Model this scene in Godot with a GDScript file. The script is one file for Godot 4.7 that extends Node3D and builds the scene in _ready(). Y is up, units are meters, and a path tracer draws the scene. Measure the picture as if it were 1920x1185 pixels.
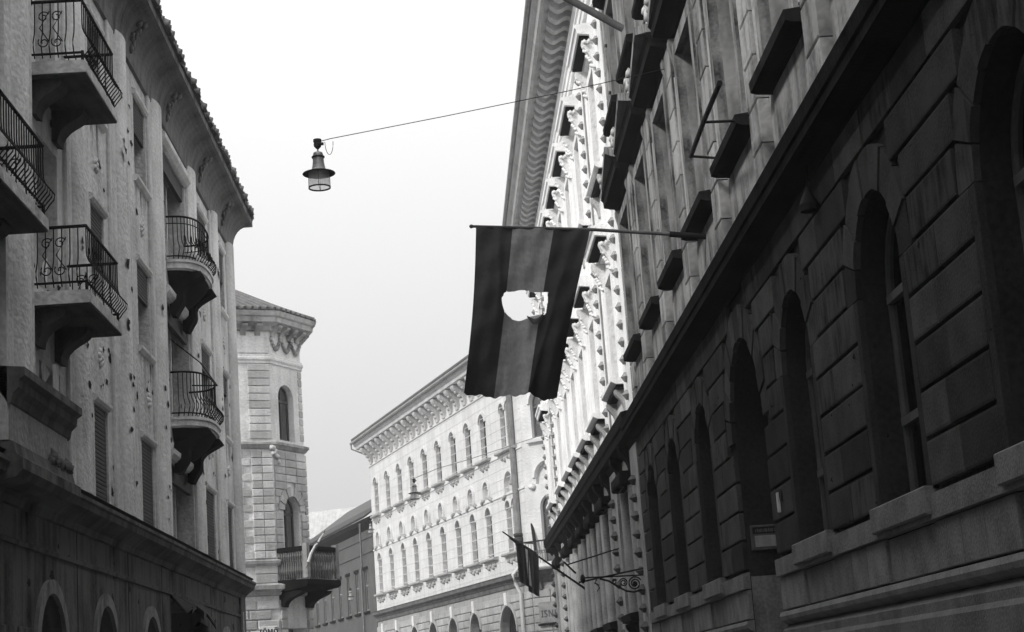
extends Node3D
# A narrow old town street seen from its right pavement: dark rusticated house on the right, sunlit stuccoed house
# beyond it, white corner house at the bend, plain plaster house with balconies on the left, corner house behind it.

var rng := RandomNumberGenerator.new()
var M := {}
var names := {}
var meshes := {}
# current facade frame (u along the wall, h up, n out of the wall)
var og := Vector3.ZERO
var ax := Vector3.RIGHT
var nz := Vector3.BACK

# ---------------------------------------------------------------- frame and mesh helpers
func frame_at(o: Vector3, dir: Vector3, out: Vector3) -> void:
	og = o; ax = dir.normalized(); nz = out.normalized()
func V(u: float, h: float, n: float) -> Vector3:
	return og + ax * u + Vector3(0, h, 0) + nz * n
func mb() -> SurfaceTool:
	var st := SurfaceTool.new(); st.begin(Mesh.PRIMITIVE_TRIANGLES); return st
func tri(st: SurfaceTool, a: Vector3, b: Vector3, c: Vector3, want: Vector3) -> void:
	var nr := (b - a).cross(c - a)
	if nr.length_squared() < 1e-14: return
	nr = nr.normalized()
	if nr.dot(want) < 0.0:
		nr = -nr
		st.set_normal(nr); st.add_vertex(a); st.set_normal(nr); st.add_vertex(b); st.set_normal(nr); st.add_vertex(c)
	else:
		st.set_normal(nr); st.add_vertex(a); st.set_normal(nr); st.add_vertex(c); st.set_normal(nr); st.add_vertex(b)
func quad(st: SurfaceTool, a: Vector3, b: Vector3, c: Vector3, d: Vector3, want: Vector3) -> void:
	tri(st, a, b, c, want); tri(st, a, c, d, want)
func stri(st: SurfaceTool, p: Array, nn: Array) -> void:
	var nr: Vector3 = (p[1] - p[0]).cross(p[2] - p[0])
	var order := [0, 2, 1]
	if nr.dot(nn[0] + nn[1] + nn[2]) < 0.0: order = [0, 1, 2]
	for i in order:
		st.set_normal(nn[i]); st.add_vertex(p[i])
func squad(st: SurfaceTool, p: Array, nn: Array) -> void:
	stri(st, [p[0], p[1], p[2]], [nn[0], nn[1], nn[2]]); stri(st, [p[0], p[2], p[3]], [nn[0], nn[2], nn[3]])
func box(st: SurfaceTool, u0: float, u1: float, h0: float, h1: float, n0: float, n1: float) -> void:
	var a := V(u0, h0, n1); var b := V(u1, h0, n1); var c := V(u1, h1, n1); var d := V(u0, h1, n1)
	var e := V(u0, h0, n0); var f := V(u1, h0, n0); var g := V(u1, h1, n0); var k := V(u0, h1, n0)
	quad(st, a, b, c, d, nz); quad(st, e, f, g, k, -nz); quad(st, d, c, g, k, Vector3.UP)
	quad(st, a, b, f, e, Vector3.DOWN); quad(st, b, f, g, c, ax); quad(st, a, e, k, d, -ax)
func slab_box(st: SurfaceTool, u0: float, u1: float, h0: float, h1: float, n0: float, n1: float, c: float = 0.015) -> void:
	# box with chamfered front edges
	var F := [V(u0 + c, h0 + c, n1), V(u1 - c, h0 + c, n1), V(u1 - c, h1 - c, n1), V(u0 + c, h1 - c, n1)]
	var S := [V(u0, h0, n1 - c), V(u1, h0, n1 - c), V(u1, h1, n1 - c), V(u0, h1, n1 - c)]
	var B := [V(u0, h0, n0), V(u1, h0, n0), V(u1, h1, n0), V(u0, h1, n0)]
	var w := [Vector3.DOWN, ax, Vector3.UP, -ax]
	quad(st, F[0], F[1], F[2], F[3], nz)
	for i in 4:
		var j := (i + 1) % 4
		quad(st, S[i], S[j], F[j], F[i], w[i] + nz); quad(st, B[i], B[j], S[j], S[i], w[i])
func molding(st: SurfaceTool, u0: float, u1: float, prof: Array, m0: float = 0.0, m1: float = 0.0) -> void:
	# prof: Vector2(n, h) from the lower wall line out and up to the upper wall line; m0/m1 mitre the ends
	for i in prof.size() - 1:
		var p: Vector2 = prof[i]; var q: Vector2 = prof[i + 1]
		var out := nz * (q.y - p.y) - Vector3.UP * (q.x - p.x)
		quad(st, V(u0 - p.x * m0, p.y, p.x), V(u1 + p.x * m1, p.y, p.x), V(u1 + q.x * m1, q.y, q.x), V(u0 - q.x * m0, q.y, q.x), out)
	var poly := PackedVector2Array(prof)
	var idx := Geometry2D.triangulate_polygon(poly)
	for k in range(0, idx.size(), 3):
		var a := poly[idx[k]]; var b := poly[idx[k + 1]]; var c := poly[idx[k + 2]]
		if m0 == 0.0: tri(st, V(u0, a.y, a.x), V(u0, b.y, b.x), V(u0, c.y, c.x), -ax)
		if m1 == 0.0: tri(st, V(u1, a.y, a.x), V(u1, b.y, b.x), V(u1, c.y, c.x), ax)
func profile_plate(st: SurfaceTool, prof: Array, u0: float, u1: float) -> void:
	# a bracket: closed outline in (n, h) extruded along u
	var poly := PackedVector2Array(prof)
	var cen := Vector2.ZERO
	for p in poly: cen += p / poly.size()
	for i in poly.size():
		var p := poly[i]; var q := poly[(i + 1) % poly.size()]
		var d := q - p
		var o2 := Vector2(d.y, -d.x)
		if not Geometry2D.is_polygon_clockwise(poly): o2 = o2
		else: o2 = -o2
		quad(st, V(u0, p.y, p.x), V(u1, p.y, p.x), V(u1, q.y, q.x), V(u0, q.y, q.x), nz * o2.x + Vector3.UP * o2.y)
	var idx := Geometry2D.triangulate_polygon(poly)
	for k in range(0, idx.size(), 3):
		var a := poly[idx[k]]; var b := poly[idx[k + 1]]; var c := poly[idx[k + 2]]
		tri(st, V(u0, a.y, a.x), V(u0, b.y, b.x), V(u0, c.y, c.x), -ax)
		tri(st, V(u1, a.y, a.x), V(u1, b.y, b.x), V(u1, c.y, c.x), ax)
func ring(st: SurfaceTool, cu: float, ch: float, r0: float, r1: float, n0: float, n1: float, a0: float = 0.0, a1: float = PI, seg: int = 14) -> void:
	for i in seg:
		var s := lerpf(a0, a1, float(i) / seg); var t := lerpf(a0, a1, float(i + 1) / seg)
		var p := Vector2(cos(s), sin(s)); var q := Vector2(cos(t), sin(t))
		quad(st, V(cu + p.x * r0, ch + p.y * r0, n1), V(cu + p.x * r1, ch + p.y * r1, n1), V(cu + q.x * r1, ch + q.y * r1, n1), V(cu + q.x * r0, ch + q.y * r0, n1), nz)
		var o := ax * (p.x + q.x) + Vector3.UP * (p.y + q.y)
		quad(st, V(cu + p.x * r1, ch + p.y * r1, n0), V(cu + q.x * r1, ch + q.y * r1, n0), V(cu + q.x * r1, ch + q.y * r1, n1), V(cu + p.x * r1, ch + p.y * r1, n1), o)
		if r0 > 0.001: quad(st, V(cu + p.x * r0, ch + p.y * r0, n0), V(cu + q.x * r0, ch + q.y * r0, n0), V(cu + q.x * r0, ch + q.y * r0, n1), V(cu + p.x * r0, ch + p.y * r0, n1), -o)
	for a in [a0, a1]:
		var p := Vector2(cos(a), sin(a))
		var tn := ax * -p.y + Vector3.UP * p.x
		if a == a0: tn = -tn
		quad(st, V(cu + p.x * r0, ch + p.y * r0, n0), V(cu + p.x * r1, ch + p.y * r1, n0), V(cu + p.x * r1, ch + p.y * r1, n1), V(cu + p.x * r0, ch + p.y * r0, n1), tn)
func lathe(st: SurfaceTool, c: Vector3, prof: Array, seg: int = 20, a0: float = 0.0, a1: float = TAU) -> void:
	for i in prof.size() - 1:
		var p: Vector2 = prof[i]; var q: Vector2 = prof[i + 1]
		var d := q - p
		if d.length() < 1e-6: continue
		var nn := Vector2(d.y, -d.x).normalized()
		for k in seg:
			var s := lerpf(a0, a1, float(k) / seg); var t := lerpf(a0, a1, float(k + 1) / seg)
			var e := Vector3(cos(s), 0, sin(s)); var f := Vector3(cos(t), 0, sin(t))
			var ne := e * nn.x + Vector3.UP * nn.y; var nf := f * nn.x + Vector3.UP * nn.y
			squad(st, [c + e * p.x + Vector3.UP * p.y, c + f * p.x + Vector3.UP * p.y, c + f * q.x + Vector3.UP * q.y, c + e * q.x + Vector3.UP * q.y], [ne, nf, nf, ne])
func tube(st: SurfaceTool, pts: Array, r: float, seg: int = 6, r_end: float = -1.0) -> void:
	var re := r if r_end < 0.0 else r_end
	var rings := []
	for i in pts.size():
		var d: Vector3
		if i == 0: d = pts[1] - pts[0]
		elif i == pts.size() - 1: d = pts[i] - pts[i - 1]
		else: d = (pts[i + 1] - pts[i]).normalized() + (pts[i] - pts[i - 1]).normalized()
		d = d.normalized()
		var s := d.cross(Vector3.UP)
		if s.length() < 0.1: s = d.cross(Vector3.RIGHT)
		s = s.normalized()
		var w := s.cross(d).normalized()
		var rr := lerpf(r, re, float(i) / (pts.size() - 1))
		var row := []
		for k in seg:
			var a := TAU * k / seg
			var o := s * cos(a) + w * sin(a)
			row.append([pts[i] + o * rr, o])
		rings.append(row)
	for i in rings.size() - 1:
		for k in seg:
			var j := (k + 1) % seg
			var A = rings[i][k]; var B = rings[i][j]; var C = rings[i + 1][j]; var D = rings[i + 1][k]
			squad(st, [A[0], B[0], C[0], D[0]], [A[1], B[1], C[1], D[1]])
	for e in [0, rings.size() - 1]:
		var out: Vector3 = (pts[0] - pts[1]) if e == 0 else (pts[e] - pts[e - 1])
		for k in range(1, seg - 1): tri(st, rings[e][0][0], rings[e][k][0], rings[e][k + 1][0], out)
func blob(st: SurfaceTool, c: Vector3, r: Vector3, seg: int = 8, rough: float = 0.0) -> void:
	# an uneven rounded lump
	var P := []
	for i in seg / 2 + 1:
		var row := []
		var t := PI * i / (seg / 2)
		for k in seg:
			var s := TAU * k / seg
			var d := Vector3(sin(t) * cos(s), cos(t), sin(t) * sin(s))
			var w := 1.0 + rough * sin(s * 3.0 + t * 5.0 + c.y * 7.0)
			row.append([c + Vector3(d.x * r.x, d.y * r.y, d.z * r.z) * w, d])
		P.append(row)
	for i in P.size() - 1:
		for k in seg:
			var j := (k + 1) % seg
			squad(st, [P[i][k][0], P[i][j][0], P[i + 1][j][0], P[i + 1][k][0]], [P[i][k][1], P[i][j][1], P[i + 1][j][1], P[i + 1][k][1]])
func convex(st: SurfaceTool, u0: float, u1: float, h0: float, h1: float, n: float, seg: int = 10) -> void:
	# half-elliptical vertical shaft
	var c := (u0 + u1) / 2.0; var r := (u1 - u0) / 2.0
	for i in seg:
		var s := PI * i / seg; var t := PI * (i + 1) / seg
		var ns := (ax * cos(s) * n + nz * sin(s) * r).normalized(); var nt := (ax * cos(t) * n + nz * sin(t) * r).normalized()
		squad(st, [V(c + cos(s) * r, h0, sin(s) * n), V(c + cos(t) * r, h0, sin(t) * n), V(c + cos(t) * r, h1, sin(t) * n), V(c + cos(s) * r, h1, sin(s) * n)], [ns, nt, nt, ns])
		tri(st, V(c, h1, 0), V(c + cos(s) * r, h1, sin(s) * n), V(c + cos(t) * r, h1, sin(t) * n), Vector3.UP)
		tri(st, V(c, h0, 0), V(c + cos(s) * r, h0, sin(s) * n), V(c + cos(t) * r, h0, sin(t) * n), Vector3.DOWN)

# ---------------------------------------------------------------- node helpers
func numbered(called: String) -> String:
	if not names.has(called):
		names[called] = 0; return called
	names[called] += 1
	return "%s_%03d" % [called, names[called]]
func part(called: String, st: SurfaceTool, m: Material, parent: Node, stuff: bool = false) -> MeshInstance3D:
	var mi := MeshInstance3D.new()
	mi.name = called
	var me := st.commit()
	me.surface_set_material(0, m)
	mi.mesh = me
	parent.add_child(mi, true)
	if stuff: mi.set_meta("kind", "stuff")
	return mi
func thing(called: String, label: String, category: String, at: Vector3 = Vector3.ZERO, group: String = "") -> Node3D:
	var o := Node3D.new(); o.name = numbered(called); add_child(o); o.position = at
	o.set_meta("label", label); o.set_meta("category", category)
	if group != "": o.set_meta("group", group)
	return o
func tag(o: Node, label: String, category: String, group: String = "") -> void:
	o.name = numbered(String(o.name)); o.set_meta("label", label); o.set_meta("category", category)
	if group != "": o.set_meta("group", group)
func piece(called: String, me: Mesh, parent: Node, u: float, h: float, n: float) -> MeshInstance3D:
	# a shared mesh (x along the wall, z outwards) set on the current facade
	var mi := MeshInstance3D.new(); mi.name = called; mi.mesh = me
	mi.transform = Transform3D(Basis(Vector3.UP.cross(nz), Vector3.UP, nz), V(u, h, n))
	parent.add_child(mi, true)
	return mi
func block_mesh(w: float, h: float, d: float, cu: float, cv: float, m: Material) -> Mesh:
	w = snappedf(w, 0.004); h = snappedf(h, 0.004)
	var key := "b%.3f_%.3f_%.3f_%.3f_%.3f_%d" % [w, h, d, cu, cv, m.get_instance_id()]
	if meshes.has(key): return meshes[key]
	var so := og; var sa := ax; var sn := nz
	frame_at(Vector3.ZERO, Vector3.RIGHT, Vector3.BACK)
	var st := mb()
	var x := w / 2; var y := h / 2; var e := minf(cu, cv)
	var F := [V(-x + cu, -y + cv, d), V(x - cu, -y + cv, d), V(x - cu, y - cv, d), V(-x + cu, y - cv, d)]
	var S := [V(-x, -y, d - e), V(x, -y, d - e), V(x, y, d - e), V(-x, y, d - e)]
	var B := [V(-x, -y, 0), V(x, -y, 0), V(x, y, 0), V(-x, y, 0)]
	var wd := [Vector3.DOWN, Vector3.RIGHT, Vector3.UP, Vector3.LEFT]
	quad(st, F[0], F[1], F[2], F[3], nz)
	for i in 4:
		var j := (i + 1) % 4
		quad(st, S[i], S[j], F[j], F[i], wd[i] + nz); quad(st, B[i], B[j], S[j], S[i], wd[i])
	var me := st.commit(); me.surface_set_material(0, m); meshes[key] = me
	og = so; ax = sa; nz = sn
	return me
func stud_mesh(w: float, h: float, d: float, m: Material) -> Mesh:
	var key := "s%.3f_%.3f_%.3f_%d" % [w, h, d, m.get_instance_id()]
	if meshes.has(key): return meshes[key]
	var st := mb()
	var B := [Vector3(0, -h / 2, 0), Vector3(w / 2, 0, 0), Vector3(0, h / 2, 0), Vector3(-w / 2, 0, 0)]
	for i in 4:
		var a: Vector3 = B[i]; var b: Vector3 = B[(i + 1) % 4]
		var o := Vector3(0, 0, d * 0.4)
		quad(st, a, b, b + o, a + o, a + b)
		tri(st, a + o, b + o, Vector3(0, 0, d), a + b + Vector3(0, 0, d))
	var me := st.commit(); me.surface_set_material(0, m); meshes[key] = me
	return me
func pick(key: String) -> Material:
	var a: Array = M[key]
	return a[rng.randi() % a.size()]

# ---------------------------------------------------------------- walls, windows, bodies
# openings: [u0, u1, h0, h1, arched]; for an arched one h1 is the springing line
func wall(st: SurfaceTool, u0: float, u1: float, h0: float, h1: float, ops: Array, depth: float) -> void:
	var us := [u0, u1]; var hs := [h0, h1]
	var R := []
	for o in ops:
		var top: float = o[3] + ((o[1] - o[0]) / 2.0 if o[4] else 0.0)
		R.append([o[0], o[1], o[2], top])
		for x in [o[0], o[1]]:
			if x > u0 and x < u1 and not us.has(x): us.append(x)
		for y in [o[2], top]:
			if y > h0 and y < h1 and not hs.has(y): hs.append(y)
	us.sort(); hs.sort()
	for i in us.size() - 1:
		var run := -1.0
		for j in hs.size():
			var hole := true
			if j < hs.size() - 1:
				hole = false
				var cu: float = (us[i] + us[i + 1]) / 2.0; var ch: float = (hs[j] + hs[j + 1]) / 2.0
				for r in R:
					if cu > r[0] and cu < r[1] and ch > r[2] and ch < r[3]: hole = true
			if not hole and run < 0.0: run = hs[j]
			if hole and run >= 0.0:
				quad(st, V(us[i], run, 0), V(us[i + 1], run, 0), V(us[i + 1], hs[j], 0), V(us[i], hs[j], 0), nz)
				run = -1.0
	for o in ops:
		var a: float = o[0]; var b: float = o[1]; var c: float = o[2]; var d: float = o[3]
		var dp: float = o[5] if o.size() > 5 else depth
		quad(st, V(a, c, 0), V(a, c, -dp), V(a, d, -dp), V(a, d, 0), ax)
		quad(st, V(b, c, 0), V(b, c, -dp), V(b, d, -dp), V(b, d, 0), -ax)
		quad(st, V(a, c, 0), V(b, c, 0), V(b, c, -dp), V(a, c, -dp), Vector3.UP)
		if not o[4]:
			quad(st, V(a, d, 0), V(b, d, 0), V(b, d, -dp), V(a, d, -dp), Vector3.DOWN)
		else:
			var cu := (a + b) / 2.0; var r := (b - a) / 2.0
			var seg := 14
			for k in seg:
				var s := PI * k / seg; var t := PI * (k + 1) / seg
				var p := Vector2(cu + cos(s) * r, d + sin(s) * r); var q := Vector2(cu + cos(t) * r, d + sin(t) * r)
				quad(st, V(p.x, p.y, 0), V(q.x, q.y, 0), V(q.x, q.y, -dp), V(p.x, p.y, -dp), Vector3.DOWN * (p.y + q.y - 2 * d) - ax * (p.x + q.x - 2 * cu))
				var cor := V(b, d + r, 0) if k < seg / 2 else V(a, d + r, 0)
				tri(st, cor, V(p.x, p.y, 0), V(q.x, q.y, 0), nz)
# bars: [vertical divisions, transom heights as fractions]
func window(par: Node, a: float, b: float, c: float, d: float, arched: bool, n: float, fm: Material, nv: int = 2, tr: Array = [0.68], fw: float = 0.06, ft: float = 0.05) -> void:
	var st := mb()
	box(st, a, a + fw, c, d, n - ft, n); box(st, b - fw, b, c, d, n - ft, n); box(st, a + fw, b - fw, c, c + fw * 1.3, n - ft, n - 0.002)
	var r := (b - a) / 2.0; var cu := (a + b) / 2.0
	if arched: ring(st, cu, d, r - fw, r, n - ft, n)
	else: box(st, a + fw, b - fw, d - fw, d, n - ft, n - 0.002)
	for i in range(1, nv):
		var x := lerpf(a, b, float(i) / nv)
		box(st, x - fw * 0.6, x + fw * 0.6, c + fw * 1.3, d + (r * 0.9 if arched and nv == 2 else 0.0) - fw * 0.5, n - ft * 0.9, n + 0.012)
	for f in tr:
		var y := lerpf(c, d, f)
		box(st, a + fw, b - fw, y - fw * 0.7, y + fw * 0.7, n - ft * 0.8, n + 0.02)
	var w := part("window", st, fm, par)
	var sp := mb()
	var gn := n - ft * 0.5
	quad(sp, V(a + 0.01, c + 0.01, gn), V(b - 0.01, c + 0.01, gn), V(b - 0.01, d, gn), V(a + 0.01, d, gn), nz)
	if arched:
		for k in 12:
			var s := PI * k / 12; var t := PI * (k + 1) / 12
			tri(sp, V(cu, d, gn), V(cu + cos(s) * (r - 0.01), d + sin(s) * (r - 0.01), gn), V(cu + cos(t) * (r - 0.01), d + sin(t) * (r - 0.01), gn), nz)
	part("pane", sp, M.glass, w)
	if (fm == M.frame_mid or fm == M.frame_grey) and not arched or (fm == M.frame_mid and arched):
		var q := fposmod(sin(a * 91.7 + c * 37.3) * 43758.5, 1.0)
		if q < (0.45 if not arched else 0.22):
			var sb := mb(); var lo := lerpf(c, d, 0.25 + q)
			box(sb, a + 0.03, (a + b) / 2.0 if q < 0.18 else b - 0.03, lo, d, n - ft - 0.06, n - ft - 0.03)
			part("blind", sb, M.paper, w)
func body(par: Node, u0: float, u1: float, h1: float, depth: float, floors: Array, m: Material, inner: Material) -> void:
	var st := mb()
	box(st, u0 + 0.002, u0 + 0.35, 0, h1, -depth, -0.003)
	box(st, u1 - 0.35, u1 - 0.002, 0, h1, -depth, -0.003)
	box(st, u0 + 0.36, u1 - 0.36, 0, h1, -depth, -depth + 0.3)
	part("outer_wall", st, m, par)
	var sf := mb()
	for f in floors: box(sf, u0 + 0.36, u1 - 0.36, f - 0.15, f + 0.15, -depth + 0.31, -1.3)
	box(sf, u0 + 0.36, u1 - 0.36, 0.0, h1 - 0.01, -4.2, -4.0)
	part("inner_floors", sf, inner, par)
	var sr := mb()
	box(sr, u0 + 0.01, u1 - 0.01, h1 + 0.002, h1 + 0.2, -depth + 0.01, -0.01)
	part("roof_deck", sr, inner, par)
func console_profile(out: float, drop: float, top: float) -> Array:
	var p := [Vector2(0.0, top), Vector2(0.0, top - drop)]
	for i in 9:
		var t := float(i) / 8.0
		p.append(Vector2(out * (0.18 + 0.82 * (0.5 - 0.5 * cos(PI * t))), top - drop * (1.0 - t) * (1.0 - 0.25 * sin(PI * t)) - 0.02))
	p.append(Vector2(out, top))
	return p
func spiral(c: Vector3, e1: Vector3, e2: Vector3, r0: float, r1: float, a0: float, a1: float, n: int = 20) -> Array:
	var p := []
	for i in n + 1:
		var t := float(i) / n
		var a := lerpf(a0, a1, t); var r := lerpf(r0, r1, t)
		p.append(c + e1 * cos(a) * r + e2 * sin(a) * r)
	return p
func leaf_relief(st: SurfaceTool, u: float, h: float, s: float) -> void:
	# a small stucco spray: a boss and a few lobes
	blob(st, V(u, h, 0.01), Vector3(0.07, 0.07, 0.05) * s, 8)
	for k in 7:
		var a := TAU * k / 7.0 + u
		var r := s * (0.1 + 0.02 * sin(k * 2.3 + h))
		blob(st, V(u + cos(a) * r, h + sin(a) * r * 1.2, 0.005), Vector3(0.06, 0.07, 0.05) * s, 6, 0.1)

# ---------------------------------------------------------------- materials
func seamless(seed_: int, freq: float, w: int, h: int, oct: int = 4) -> PackedByteArray:
	var f := FastNoiseLite.new(); f.seed = seed_; f.frequency = freq; f.fractal_octaves = oct
	f.noise_type = FastNoiseLite.TYPE_SIMPLEX_SMOOTH
	var im := f.get_seamless_image(w, h, false, false, 0.15)
	im.convert(Image.FORMAT_L8)
	if w != 512 or h != 512: im.resize(512, 512, Image.INTERPOLATE_CUBIC)
	return im.get_data()
func grime(seed_: int, blotch: float, streak: float, grain: float, floor_: float) -> ImageTexture:
	var a := seamless(seed_, 0.008, 512, 512, 5)
	var b := seamless(seed_ + 7, 0.03, 512, 64, 3)
	var c := seamless(seed_ + 13, 0.12, 512, 512, 3)
	var d := PackedByteArray(); d.resize(512 * 512)
	for i in 512 * 512:
		var x := blotch * (a[i] / 255.0 - 0.5) + streak * (b[i] / 255.0 - 0.5) + grain * (c[i] / 255.0 - 0.5)
		var v := clampf(0.8 + x, floor_, 1.0)
		d[i] = int(255.0 * pow(v, 1.0 / 2.2))
	var im := Image.create_from_data(512, 512, false, Image.FORMAT_L8, d)
	im.generate_mipmaps()
	return ImageTexture.create_from_image(im)
func bump(seed_: int, freq: float, strength: float) -> ImageTexture:
	var im := Image.create_from_data(512, 512, false, Image.FORMAT_L8, seamless(seed_, freq, 512, 512, 5))
	im.convert(Image.FORMAT_RGBA8)
	im.bump_map_to_normal_map(strength)
	im.generate_mipmaps()
	return ImageTexture.create_from_image(im)
func mat(lin: float, rough: float = 0.9, tex: Texture2D = null, nrm: Texture2D = null, scale_: float = 0.2, metal: float = 0.0) -> StandardMaterial3D:
	var m := StandardMaterial3D.new()
	var k := lin / 0.8 if tex else lin
	m.albedo_color = Color(k, k, k).linear_to_srgb()
	m.roughness = rough; m.metallic = metal
	m.cull_mode = BaseMaterial3D.CULL_DISABLED
	if tex:
		m.albedo_texture = tex
		m.uv1_triplanar = true; m.uv1_world_triplanar = true
		m.uv1_scale = Vector3(scale_, scale_, scale_)
	if nrm:
		m.normal_enabled = true; m.normal_texture = nrm; m.normal_scale = 0.7
		if not tex:
			m.uv1_triplanar = true; m.uv1_world_triplanar = true; m.uv1_scale = Vector3(scale_, scale_, scale_)
	return m
func make_materials() -> void:
	var t_plaster := grime(11, 0.38, 0.34, 0.34, 0.22)
	var t_stone := grime(23, 0.6, 0.35, 0.4, 0.2)
	var t_block := grime(29, 0.55, 0.0, 0.55, 0.2)
	var n_block := bump(73, 0.14, 2.0)
	var t_white := grime(37, 0.22, 0.2, 0.15, 0.5)
	var t_soot := grime(51, 0.9, 0.9, 0.3, 0.12)
	var n_plaster := bump(61, 0.08, 2.0)
	var n_stone := bump(71, 0.09, 2.2)
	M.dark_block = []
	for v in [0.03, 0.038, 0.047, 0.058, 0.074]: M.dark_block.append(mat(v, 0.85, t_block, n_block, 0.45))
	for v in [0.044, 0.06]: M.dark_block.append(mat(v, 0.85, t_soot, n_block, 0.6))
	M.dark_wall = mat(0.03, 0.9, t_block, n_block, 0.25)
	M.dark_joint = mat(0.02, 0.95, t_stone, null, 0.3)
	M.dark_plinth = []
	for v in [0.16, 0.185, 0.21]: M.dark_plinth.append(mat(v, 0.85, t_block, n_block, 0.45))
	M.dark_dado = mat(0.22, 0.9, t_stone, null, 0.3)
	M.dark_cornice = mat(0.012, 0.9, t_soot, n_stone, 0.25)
	M.grey_wall = mat(0.23, 0.9, t_soot, n_plaster, 0.16)
	M.grey_block = []
	for v in [0.19, 0.23, 0.27]: M.grey_block.append(mat(v, 0.9, t_soot, n_plaster, 0.2))
	M.grey_trim = mat(0.2, 0.9, t_soot, n_stone, 0.3)
	M.white_wall = mat(0.83, 0.85, t_white, n_plaster, 0.15)
	M.pale_wall = mat(0.6, 0.85, t_white, n_plaster, 0.15)
	M.pale_trim = mat(0.63, 0.85, t_white, n_plaster, 0.3)
	M.white_trim = mat(0.82, 0.85, t_white, n_plaster, 0.3)
	M.stain_trim = mat(0.42, 0.9, t_plaster, n_plaster, 0.3)
	M.ground_pale = mat(0.3, 0.9, t_plaster, n_plaster, 0.2)
	M.ground_pale_block = []
	for v in [0.3, 0.33, 0.36]: M.ground_pale_block.append(mat(v, 0.9, t_plaster, n_plaster, 0.25))
	M.ground_grey = mat(0.3, 0.9, t_stone, n_plaster, 0.25)
	M.stud = mat(0.08, 0.9, t_stone, null, 0.4)
	M.stud_pale = mat(0.25, 0.9, t_stone, null, 0.4)
	M.cornice_soot_shade = mat(0.013, 0.9, t_soot, n_plaster, 0.25)  # soot black of the cornices, also painted shade under white sills and hoods
	M.white_cornice = mat(0.4, 0.9, t_plaster, n_plaster, 0.2)
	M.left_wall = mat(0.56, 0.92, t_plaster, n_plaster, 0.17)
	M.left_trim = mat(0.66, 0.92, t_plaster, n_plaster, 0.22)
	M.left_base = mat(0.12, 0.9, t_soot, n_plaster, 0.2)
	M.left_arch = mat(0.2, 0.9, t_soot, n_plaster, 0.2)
	M.parapet = mat(0.26, 0.9, t_plaster, n_plaster, 0.2)
	M.shade_panel = mat(0.035, 0.8, t_stone, null, 0.6)  # near-black for the added panels that stand in for window shade
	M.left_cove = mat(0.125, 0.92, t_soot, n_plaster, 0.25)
	M.scar_pale = mat(0.62, 0.95, t_plaster, null, 0.6)
	M.soffit_shade = mat(0.05, 0.95, t_soot, n_plaster, 0.4)  # colour carries the shade under the iron balconies
	M.drip = mat(0.34, 0.95, t_plaster, null, 0.4)
	M.scar_dark = mat(0.03, 0.95)
	M.tower_wall = mat(0.68, 0.92, t_plaster, n_plaster, 0.18)
	M.tower_block = []
	for v in [0.42, 0.5, 0.58]: M.tower_block.append(mat(v, 0.92, t_plaster, n_stone, 0.25))
	M.tower_trim = mat(0.4, 0.92, t_soot, n_plaster, 0.2)
	M.tile = []
	for v in [0.07, 0.09, 0.12]: M.tile.append(mat(v, 0.85, t_stone, n_stone, 0.8))
	M.far_wall = mat(0.08, 0.92, t_plaster, n_plaster, 0.18)
	M.far_pale = mat(0.5, 0.92, t_plaster, null, 0.1)
	M.band_grey = mat(0.11, 0.9, t_soot, n_plaster, 0.25)
	M.frame_mid = mat(0.09, 0.6, t_stone, null, 0.7)
	M.frame_edge = mat(0.1, 0.5, t_stone, null, 0.7)
	M.bracket_pale = mat(0.46, 0.9, t_plaster, n_plaster, 0.2)
	M.stain_pale = mat(0.34, 0.9, t_plaster, n_plaster, 0.3)
	M.frame_dark = mat(0.05, 0.6, t_stone, null, 0.7)
	M.frame_grey = mat(0.2, 0.6, t_stone, null, 0.7)
	M.frame_white = mat(0.5, 0.6, t_white, null, 0.5)
	M.iron = mat(0.018, 0.55, null, null, 0.3)
	M.zinc = mat(0.2, 0.5, t_stone, null, 0.6)
	M.inner = mat(0.05, 0.95)
	M.wood = mat(0.1, 0.75, t_stone, null, 0.8)
	M.cloth_dark = cloth_mat(0.06)
	M.cloth_dark2 = cloth_mat(0.042)
	M.cloth_mid = cloth_mat(0.36)
	M.cloth_white = cloth_mat(0.75)
	M.lamp_enamel = mat(0.33, 0.4, t_stone, null, 1.2, 0.3)
	M.lamp_dark = mat(0.035, 0.85)
	M.paper = mat(0.35, 0.8, t_white, null, 1.0)
	M.plate = mat(0.1, 0.5, t_stone, null, 1.0)
	M.road = mat(0.16, 0.9, t_stone, n_stone, 0.3)
	M.pavement = mat(0.25, 0.9, t_stone, n_stone, 0.3)
	M.kerb = mat(0.2, 0.9, t_stone, n_stone, 0.5)
	for k in ["dark_block", "dark_plinth", "dark_wall", "dark_joint", "dark_cornice", "dark_dado", "cornice_soot_shade", "left_base", "scar_dark", "iron", "inner", "grey_trim", "grey_wall", "grey_block"]:
		var l: Array = M[k] if M[k] is Array else [M[k]]
		for q in l:
			q.metallic_specular = 0.12
			if q.normal_enabled: q.normal_scale = 0.4
	var g := StandardMaterial3D.new()
	g.albedo_color = Color(0.05, 0.05, 0.05, 0.45); g.transparency = BaseMaterial3D.TRANSPARENCY_ALPHA
	g.roughness = 0.06; g.metallic_specular = 0.5; g.cull_mode = BaseMaterial3D.CULL_DISABLED
	M.glass = g
	var lg := StandardMaterial3D.new()
	lg.albedo_color = Color(0.85, 0.85, 0.85, 0.45); lg.transparency = BaseMaterial3D.TRANSPARENCY_ALPHA
	lg.roughness = 0.35; lg.cull_mode = BaseMaterial3D.CULL_DISABLED
	M.lamp_glass = lg
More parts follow.
